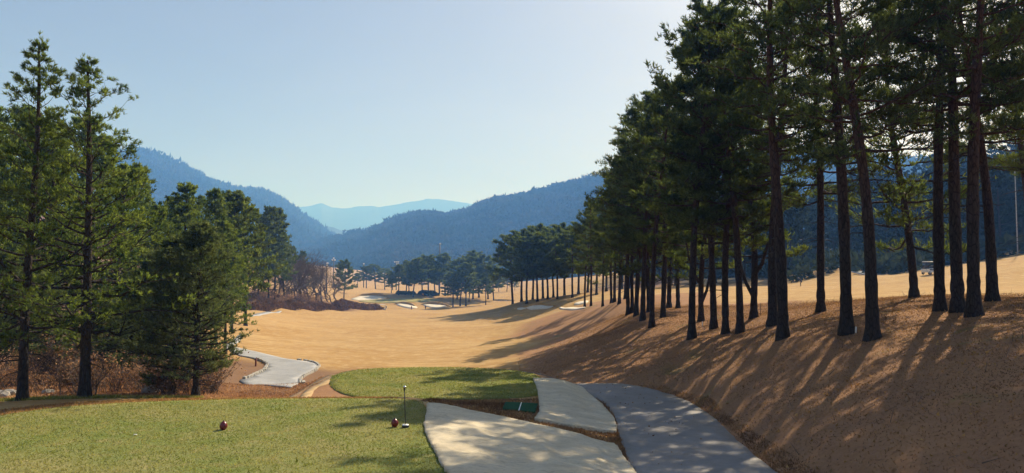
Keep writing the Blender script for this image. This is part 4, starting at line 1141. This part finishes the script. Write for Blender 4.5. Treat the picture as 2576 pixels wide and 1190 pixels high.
# left mountain
LM = [(-500, 440, 1250), (-200, 430, 1300), (0, 420, 1350), (200, 400, 1400), (330, 392, 1450), (380, 398, 1500), (440, 424, 1530), (490, 447, 1560), (540, 472, 1590), (590, 484, 1620), (650, 486, 1650), (690, 500, 1680), (730, 530, 1700), (770, 562, 1720), (800, 580, 1740), (830, 600, 1760), (860, 622, 1780), (920, 655, 1800), (1000, 690, 1820)]
hx = hill('mountain', LM, 850, -20, 600, 18, 51, 'wooded mountain falling to the valley on the left', spur=6.0, k_=1.6)
wood('forest', *hx, 8000, 11, 52, 'wood covering the mountain on the left', small, (-.05, .8), 'woods', .1)
# middle distance knoll and far ranges
hill('mountain', [(700, 620, 3200), (790, 590, 3150), (805, 575, 3100), (822, 571, 3080), (838, 573, 3080), (860, 580, 3080), (900, 592, 3080), (960, 600, 3080), (1100, 620, 3080)], 900, -40, 700, 10, 61, 'small hazy ridge in the notch of the valley', k_=1.3)
FM = [(-280, 480, 5600), (300, 500, 5600), (600, 528, 5600), (690, 528, 5600), (745, 524, 5600), (780, 518, 5600), (808, 510, 5600), (835, 520, 5600), (865, 524, 5600), (905, 517, 5600), (930, 516, 5600), (955, 521, 5600), (990, 515, 5600), (1020, 508, 5600), (1050, 504, 5600), (1075, 497, 5600), (1100, 501, 5600), (1140, 506, 5600), (1180, 512, 5600), (1300, 530, 5600), (1600, 520, 5600), (2200, 500, 5600), (2750, 490, 5600)]
hill('mountain', FM, 2000, -40, 1200, 14, 71, 'pale far mountain range on the horizon', ns=420, k_=1.2)

# wood with painted-in shade on the slope behind the second fairway (cut from the ground sheet)
rs = np.random.default_rng(81)
gxs, gys = [], []
while len(gxs) < 400:
    px = rs.uniform(1560, 2900); D = rs.uniform(165, 440)
    x, y, z = foot(px, D)
    gxs.append((x, y, z))
farcrown = KINDS['far0'][1], KINDS['far2'][1]
def mesh_arrays(me):
    V = np.empty(len(me.vertices) * 3, np.float32); me.vertices.foreach_get('co', V)
    T = np.empty(len(me.loops), np.int32); me.loops.foreach_get('vertex_index', T)
    return V.reshape(-1, 3).astype(float), T.reshape(-1, 3)
lowpine = [pine(700 + k, 15, .22, 3.6, .2, 18, 6, 5, 3, .85, .4, 'dense', .4, 1, None, False, 5) for k in range(3)]
lowtr = [(np.vstack(a.V), np.vstack(a.T)) for a, b in lowpine]; lowcr = [(np.vstack(b.V), np.vstack(b.T)) for a, b in lowpine]
trm, crm = MB(), MB()
for (x, y, z) in gxs:
    k = rs.integers(0, 3); a = rs.uniform(0, 6.28); s = rs.uniform(.85, 1.5); ca, sa = math.cos(a) * s, math.sin(a) * s
    for (V, T), dst in ((lowtr[k], trm), (lowcr[k], crm)):
        dst.add(np.stack([V[:, 0] * ca - V[:, 1] * sa + x, V[:, 0] * sa + V[:, 1] * ca + y, V[:, 2] * s + z], 1), T)
for _ in range(1500):
    x, y, z = foot(rs.uniform(1500, 2950), rs.uniform(150, 360)); V, T = crowns[rs.integers(0, 4)]; s = rs.uniform(1.2, 3.0)
    if z < -1.2 or x < 20: continue
    crm.add(V * s + np.array([x, y, z + s * .5]), T)
fo = empty('forest'); tag(fo, 'shaded pine wood on the slope behind the second fairway', None, None, 'stuff')
o = crm.obj('canopy', M['shaded_wood'], fo); o['kind'] = 'stuff'
o = trm.obj('trunk_mass', M['bark_dark'], fo); o['kind'] = 'stuff'

# ---------------------------------------------------------------- haze: one even box of air
hb = MB(); hb.box((0, 4200, 350), (15000, 10600, 820))
hm = bpy.data.materials.new('haze_air'); hm.use_nodes = True
nt = hm.node_tree; nt.nodes.clear()
out = nt.nodes.new('ShaderNodeOutputMaterial'); pv = nt.nodes.new('ShaderNodeVolumePrincipled')
pv.inputs['Color'].default_value = (0.14, 0.375, 1.0, 1)
pv.inputs['Absorption Color'].default_value = (1, 1, 1, 1)
pv.inputs['Density'].default_value = 0.00043
pv.inputs['Anisotropy'].default_value = 0.15
nt.links.new(pv.outputs[0], out.inputs['Volume'])
haze = hb.obj('haze', hm); tag(haze, 'thin blue haze filling the valley', None, None, 'stuff')

# ---------------------------------------------------------------- tee furniture
def marker(px, py, label):
    x, y, z = hit(px, py)[0:3]; z = TEE_Z + 0.03
    root = empty('tee_marker', (x, y, z), 0.3)
    prof = [(0, 0), (.045, .0), (.075, .025), (.098, .075), (.102, .11), (.092, .15), (.068, .19), (.04, .215), (.016, .232), (0, .24)]
    mb = MB(); mb.lathe(prof, 18); mb.obj('body', M['red'], root, True)
    mb = MB(); mb.lathe([(.022, .222), (.03, .226), (.012, .24), (.008, .262), (0, .264)], 8); mb.obj('stalk', M['darkmetal'], root, True)
    mb = MB(); mb.tube([(0, 0, -.12), (0, 0, .01)], .012, 6); mb.obj('spike', M['darkmetal'], root)
    tag(root, label, 'tee marker', 'red tee markers')
marker(562, 1084, 'red drop-shaped tee marker alone in the middle of the lawn')
marker(993, 1077, 'red drop-shaped tee marker beside the thin pole')
x, y, _ = hit(1020, 1078); z = TEE_Z + .03
root = empty('marker_pole', (x, y, z))
mb = MB(); mb.lathe([(0, 0), (.085, 0), (.10, .02), (.10, .055), (.088, .066)], 20); mb.obj('base', M['black'], root, True)
mb = MB(); mb.lathe([(.094, .062), (.090, .078), (.05, .085), (.015, .088), (.012, .10)], 20); mb.obj('base_cover', M['white'], root, True)
mb = MB(); mb.tube([(0, 0, .08), (-.02, 0, .55), (-.035, 0, .98)], [.014, .013, .012], 8); mb.obj('pole', M['darkmetal'], root, True)
mb = MB(); mb.lathe([(.012, .95), (.018, 1.0), (.03, 1.05), (.034, 1.09)], 12, (-.036, 0, 0)); mb.obj('cup', M['darkmetal'], root, True)
mb = MB(); mb.lathe([(.035, 1.085), (.036, 1.11), (.028, 1.12), (0, 1.118)], 12, (-.036, 0, 0)); mb.obj('cap', M['silver'], root, True)
tag(root, 'thin dark pole with white round foot and silver tip beside the tee marker', 'pole')
x, y, _ = hit(340, 1099)
mb = MB(); mb.lathe([(0, 0), (.09, 0), (.11, .012), (.07, .022), (0, .024)], 9); o = mb.obj('paper_scrap', M['white'], None, False, (x, y, TEE_Z + .05)); o.scale = (.5, .35, .8)
tag(o, 'small white scrap lying flat on the near tee lawn', 'scrap')

def stake(px, py, D, hh, rad, mat, label, cat='stake', cap=None):
    x, y, z = foot(px, D)
    root = empty('stake', (x, y, z))
    mb = MB(); mb.tube([(0, 0, -.2), (.01, 0, hh * .5), (.02, 0, hh)], [rad, rad, rad * .95], 8); mb.obj('post', mat, root)
    mb = MB(); mb.lathe([(rad, hh), (rad * 1.08, hh + .01), (rad * .6, hh + .03), (0, hh + .035)], 8, (.02, 0, 0)); mb.obj('cap', cap or mat, root)
    tag(root, label, cat)
stake(2149, 0, 29.5, .27, .035, M['white'], 'short white stake between two thick bank pines')
stake(1911, 0, 47, .75, .025, M['wood'], 'thin brown stake beside the reddish bent pine')
stake(647, 0, hit(648, 922)[1], .6, .07, M['redpost'], 'short red brown post inside the bend of the pale path')
stake(864, 0, 246, 1.6, .10, M['white'], 'white distance stake in front of the far hedge')
stake(1765, 0, 50, .3, .03, M['white'], 'tiny pale stake at the foot of the forked pine')

# ---------------------------------------------------------------- golf carts
def cart(loc, rz, label, s=1.0):
    root = empty('golf_cart', loc, rz); root.scale = (s, s, s)
    def part(nm, mat, fn, parent=root, bevel=0.0, smooth=False):
        mb = MB(); fn(mb); return mb.obj(nm, mat, parent, smooth, None, bevel)
    def body(mb):
        mb.box((0, 0, .42), (1.15, 2.35, .22)); mb.box((0, 1.0, .62), (1.1, .42, .36)); mb.box((0, -.78, .66), (1.12, .78, .42))
    part('body', M['white'], body, bevel=.05)
    part('seat', M['black'], lambda mb: (mb.box((0, -.28, .72), (1.05, .5, .12)), mb.box((0, -.55, 1.0), (1.05, .1, .42))), bevel=.03)
    part('roof', M['white'], lambda mb: (mb.box((0, -.15, 1.84), (1.22, 1.95, .07)), mb.box((0, -.15, 1.885), (1.0, 1.7, .03))), bevel=.03)
    for sx in (-1, 1):
        part('roof_post', M['darkmetal'], lambda mb: mb.tube([(sx * .52, 1.0, .75), (sx * .54, .72, 1.82)], .022, 6))
        part('roof_post', M['darkmetal'], lambda mb: mb.tube([(sx * .52, -.95, .8), (sx * .54, -.95, 1.82)], .022, 6))
        hl = part('headlight', M['silver'], lambda mb: mb.lathe([(0, -.02), (.08, -.02), (.08, .02), (0, .025)], 10, (0, 0, 0)))
        hl.location = (sx * .38, 1.215, .66); hl.rotation_euler = (-math.pi / 2, 0, 0)
        for yy in (-.78, .82):
            w_ = part('wheel', M['black'], lambda mb: mb.lathe([(.10, -.09), (.21, -.09), (.235, -.05), (.235, .05), (.21, .09), (.10, .09)], 16), smooth=True)
            w_.location = (sx * .5, yy, .235); w_.rotation_euler = (0, math.pi / 2, 0)
            rm = MB(); rm.lathe([(0, .095), (.11, .092), (.11, -.092), (0, -.095)], 12); rm.obj('rim', M['silver'], w_)
    part('windshield', M['glass'], lambda mb: mb.add([(-.5, 1.0, .82), (.5, 1.0, .82), (.5, .745, 1.76), (-.5, .745, 1.76), (-.5, 1.012, .82), (.5, 1.012, .82), (.5, .757, 1.76), (-.5, .757, 1.76)],
         [(0, 1, 2), (0, 2, 3), (4, 6, 5), (4, 7, 6), (0, 4, 5), (0, 5, 1), (3, 2, 6), (3, 6, 7), (0, 3, 7), (0, 7, 4), (1, 5, 6), (1, 6, 2)]))
    part('bag_rack', M['bluegrey'], lambda mb: (mb.tube([(-.25, -1.15, .6), (-.25, -1.3, 1.35)], .13, 8), mb.tube([(.25, -1.15, .6), (.25, -1.3, 1.35)], .13, 8)))
    tag(root, label, 'golf cart', 'golf carts')
x, y, z = foot(962, 262); cart((x, y, z + .05), 1.9, 'small white golf cart at the end of the far hedge', 1.15)
x, y, z = hit(2340, 691, 60, 400); cart((x, y, z + .02), 2.0, 'white-roofed golf cart half hidden behind a bank pine', 1.15)

# ---------------------------------------------------------------- people
def clothes(name, stops):
    m, nt, p, _ = new_mat(name)
    sep = nt.nodes.new('ShaderNodeSeparateXYZ'); nt.links.new(coords(nt), sep.inputs[0])
    mr = nt.nodes.new('ShaderNodeMapRange'); mr.inputs[1].default_value = 0; mr.inputs[2].default_value = 1.8; nt.links.new(sep.outputs[2], mr.inputs[0])
    c = ramp(nt, mr.outputs[0], stops)
    for n_ in nt.nodes:
        if n_.type == 'VALTORGB': n_.color_ramp.interpolation = 'CONSTANT'
    nt.links.new(c, p.inputs['Base Color']); p.inputs['Roughness'].default_value = .85
    return m
def person(loc, rz, mat, hair, label, pose='stand'):
    st = {'stand': dict(hip=(0, 0, .93), chest=(0, .02, 1.32), neck=(0, .03, 1.47), head=(0, .05, 1.62), hl=(-.27, .12, .88), hr=(.27, .14, .9), el=(-.26, 0, 1.13), er=(.27, 0, 1.13), fl=(-.12, .05, .05), fr=(.14, -.02, .05)),
          'bend': dict(hip=(0, -.12, .90), chest=(0, .22, 1.20), neck=(0, .33, 1.30), head=(0, .44, 1.39), hl=(-.05, .62, .78), hr=(.05, .60, .72), el=(-.2, .42, .98), er=(.2, .42, .96), fl=(-.15, .02, .05), fr=(.17, 0, .05))}[pose]
    J = [st['hip'], st['chest'], st['neck'], st['head'], (st['head'][0], st['head'][1] + .02, st['head'][2] + .1)]
    rad = [.15, .165, .06, .10, .075]; E = [(0, 1), (1, 2), (2, 3), (3, 4)]
    def chain(root_i, ptsr):
        k = root_i
        for p_, r_ in ptsr:
            J.append(p_); rad.append(r_); E.append((k, len(J) - 1)); k = len(J) - 1
    cx, cy, cz = st['chest']
    for s, e, hnd in ((-1, 'el', 'hl'), (1, 'er', 'hr')):
        hx_, hy_, hz_ = st[hnd]
        chain(1, [((s * .2, cy, cz + .06), .07), (st[e], .05), (st[hnd], .036), ((hx_, hy_ + .03, hz_ - .09), .035)])
    hx0, hy0, hz0 = st['hip']
    for s, f_ in ((-1, 'fl'), (1, 'fr')):
        fx, fy, fz = st[f_]
        chain(0, [((s * .1, hy0, hz0 - .08), .095), (((s * .1 + fx) / 2, fy + .05, .50), .068), ((fx, fy - .02, .09), .045), ((fx, fy + .14, .04), .04)])
    me = bpy.data.meshes.new('person'); me.from_pydata(J, E, [])
    root = link('person', me, None, loc, rz)
    sk = root.modifiers.new('skin', 'SKIN'); sk.use_smooth_shade = True
    for v, r_ in zip(me.skin_vertices[0].data, rad): v.radius = (r_, r_)
    me.skin_vertices[0].data[0].use_root = True
    sb = root.modifiers.new('sub', 'SUBSURF'); sb.levels = 1; sb.render_levels = 1
    me.materials.append(mat)
    hd = st['head']
    mb = MB(); mb.lathe([(0, .155), (.06, .14), (.10, .09), (.115, .03), (.118, .0)], 12, (hd[0], hd[1], hd[2])); mb.lathe([(.117, .02), (.19, .0), (.19, -.01), (.117, .0)], 12, hd); mb.obj('hat', hair, root, True)
    tag(root, label, 'person')
dk = clothes('dark_clothes', [(0, (.02, .02, .022)), (.03, (.03, .03, .035)), (.52, (.018, .018, .024)), (.83, (.45, .27, .19))])
rd = clothes('russet_clothes', [(0, (.05, .03, .03)), (.03, (.10, .06, .05)), (.52, (.32, .08, .05)), (.83, (.45, .27, .19))])
bl = clothes('black_clothes', [(0, (.02, .02, .022)), (.03, (.02, .02, .028)), (.5, (.02, .02, .03)), (.75, (.30, .19, .14))])
x, y, z = foot(1071, 262); person((x, y, z), 3.0, dk, M['black'], 'person in dark clothes standing at the far end of the fairway')
x, y, z = foot(1036, 268); person((x, y, z), 2.4, rd, M['white'], 'person in a russet top standing near the far bunkers')
x, y, z = foot(2014, 124); person((x, y, z), 1.2, bl, M['black'], 'person in black bending over on the second fairway', 'bend')
x, y, z = foot(1975, 122)
mb = MB(); mb.lathe([(0, 0), (.16, 0), (.2, .25), (.2, .62), (.14, .72), (.06, .76), (0, .77)], 12)
root = empty('ball_basket', (x, y, z)); mb.obj('drum', M['white'], root, True)
mb = MB(); mb.lathe([(.205, .28), (.21, .30), (.21, .42), (.205, .44)], 12); mb.obj('band', M['darkmetal'], root)
tag(root, 'small white drum standing near the person on the second fairway', 'drum')

# ---------------------------------------------------------------- lamps, bridge, ball
def lamp_pole(px, D, top, heads, label, bottom=None):
    x, y, z = foot(px, D); T_ = P(px, top, D)[2] - z
    root = empty('light_pole', (x, y, z))
    mb = MB(); mb.tube([(0, 0, -.3), (0, 0, T_ * .5), (0, 0, T_)], [.32, .26, .2], 8); mb.obj('pole', M['darkmetal'], root, True)
    rows = (len(heads) + 1) // 2
    mb = MB()
    for q in range(rows): mb.box((0, 0, T_ - q * 1.1), (2.4, .14, .14))
    mb.obj('crossarm', M['darkmetal'], root)
    for q, (hx_, hz_) in enumerate(heads):
        mb = MB(); mb.box((hx_, -.12, T_ + hz_), (.85, .42, .68)); mb.obj('lamp', M['white'], root, False, None, .08)
    tag(root, label, 'light pole', 'floodlight poles')
lamp_pole(1106, 355, 614, [(.25, .2)], 'tall dark floodlight pole above the far pines')
lamp_pole(822, 330, 668, [(0, 0), (.2, 1.0)], 'lamp post with bright head beside the leafless trees')
lamp_pole(839, 420, 654, [(-.7, 0), (.7, 0), (0, 1.0)], 'distant lamp post above the lone round pine')
lamp_pole(915, 470, 664, [(0, .1)], 'distant single lamp post over the hazy pines')
lamp_pole(997, 460, 659, [(-1.0, 0), (0.2, 0), (1.2, 0), (0.2, -1.3), (1.2, -1.3)], 'floodlight mast with a cluster of white lamps')
x, y, z = foot(2562, 150)
mb = MB(); mb.tube([(0, 0, -1), (0, 0, 9), (0, 0, 20)], [.12, .10, .07], 8)
root = empty('utility_pole', (x, y, z)); mb.obj('pole', M['stone'], root, True); mb = MB(); mb.box((0, 0, 19), (1.6, .1, .1)); mb.obj('crossarm', M['darkmetal'], root)
tag(root, 'slim grey pole before the dark wood at the right frame edge', 'pole')
x, y, z = foot(1064, 331)
root = empty('target_ball', (x, y, z))
mb = MB(); mb.lathe([(0, .9)] + [(.42 * math.sin(a), 1.32 - .42 * math.cos(a)) for a in np.linspace(.1, 3.04, 12)] + [(0, 1.74)], 16); mb.obj('ball', M['orange'], root, True)
mb = MB(); mb.tube([(0, 0, -.2), (0, 0, .92)], .05, 6); mb.obj('post', M['darkmetal'], root)
tag(root, 'round orange ball on a post before the dark hedge dome', 'ball')

A = np.array(foot(1248, 325)); B = np.array(foot(1335, 300)); A[2] = B[2] = P(1285, 763, 312)[2]
root = empty('footbridge', tuple((A + B) / 2), math.atan2(B[1] - A[1], B[0] - A[0])); L = float(np.hypot(*(B - A)[:2]))
mb = MB(); mb.box((0, 0, .1), (L, 2.4, .5)); mb.obj('deck', M['darkmetal'], root)
for sy in (-1.15, 1.15):
    mb = MB(); mb.box((0, sy, 1.25), (L, .12, .14)); mb.obj('handrail', M['darkmetal'], root)
    for q in range(8):
        mb = MB(); mb.box((-L / 2 + .1 + q * (L - .2) / 7, sy, .8), (.16, .13, .9)); mb.obj('post', M['darkmetal'], root)
    if sy < 0:
        for q in range(7):
            mb = MB(); mb.box((-L / 2 + .1 + (q + .5) * (L - .2) / 7, sy, .92), ((L - .2) / 7 - .45, .05, .42)); mb.obj('panel', M['white'], root)
for sx in (-.42, .42):
    mb = MB(); mb.box((sx * L, 0, -1.2), (.5, 2.0, 2.4)); mb.obj('pier', M['rock'], root)
tag(root, 'dark footbridge with white rail panels beyond the grove mound', 'bridge')

# steep turf lips at the back of the bunkers
def lip(idx, pixels, D, hgt):
    pp = [hit(*q, dmin=D * .6, dmax=D * 1.6) or P(*q, D) for q in pixels]
    p_ = np.array(pp); n = 40; t = np.linspace(0, len(p_) - 1, n)
    x = np.interp(t, range(len(p_)), p_[:, 0]); y = np.interp(t, range(len(p_)), p_[:, 1])
    for _ in range(3): x[1:-1] = (x[:-2] + x[1:-1] * 2 + x[2:]) / 4; y[1:-1] = (y[:-2] + y[1:-1] * 2 + y[2:]) / 4
    z = H(x, y); hh = hgt * np.sin(np.linspace(0.05, math.pi - .05, n)) ** .6 * (1 + .25 * vnoise(x, y, 3, 3.0))
    prof = [(-.15, -.3), (.05, .25), (.18, .8), (.6, 1.0), (2.2, .95), (5.5, .5), (9.0, -.15)]
    V = np.stack([np.column_stack([x, y + a * hgt, z + np.where(b < 0, b, b * hh)]) for a, b in prof], 0)
    m = len(prof); i = np.arange(m - 1)[:, None] * n; j = np.arange(n - 1)[None]
    q = np.stack([i + j, i + j + 1, i + n + j + 1, i + n + j], -1).reshape(-1, 4)
    o = link('turf_lip', mesh_np('turf_lip', V.reshape(-1, 3), q, M['ground'], True), BUNKER_OBJ[idx])
lip(0, [(884, 751), (905, 745.5), (936, 744), (962, 746), (980, 749.5)], 325, 1.3)
lip(1, [(990, 766), (1011, 764.6), (1030, 767.2), (1046, 772)], 303, 1.1)
lip(2, [(1058, 766.5), (1086, 765.2), (1110, 767.5), (1134, 772)], 303, 1.1)
lip(3, [(1310, 775), (1340, 771), (1365, 769), (1398, 770)], 150, .6)

# tracks worn into the slope below the oval tee
def track(pixels, wd, mat, label):
    pp = [hit(*q) for q in pixels]
    c_, l_, r2 = ribbon(pp, wd, 50)
    return tag(sheet('wheel_track', [tuple(q) for q in l_] + [tuple(q) for q in r2[::-1]], .25, mat, .025, .03, .03, 0), label, kind='structure')
M['track'] = simple('worn_soil', (.20, .13, .07), 1, 0, .3, 3)
M['paletrack'] = simple('worn_straw', (.42, .29, .15), 1, 0, .2, 3)
track([(728, 1001), (760, 982), (800, 962), (835, 942)], .35, M['track'], 'dark wheel rut on the slope beside the oval tee')
track([(748, 1001), (778, 985), (815, 965), (850, 946)], .45, M['paletrack'], 'pale wheel rut on the slope beside the oval tee')
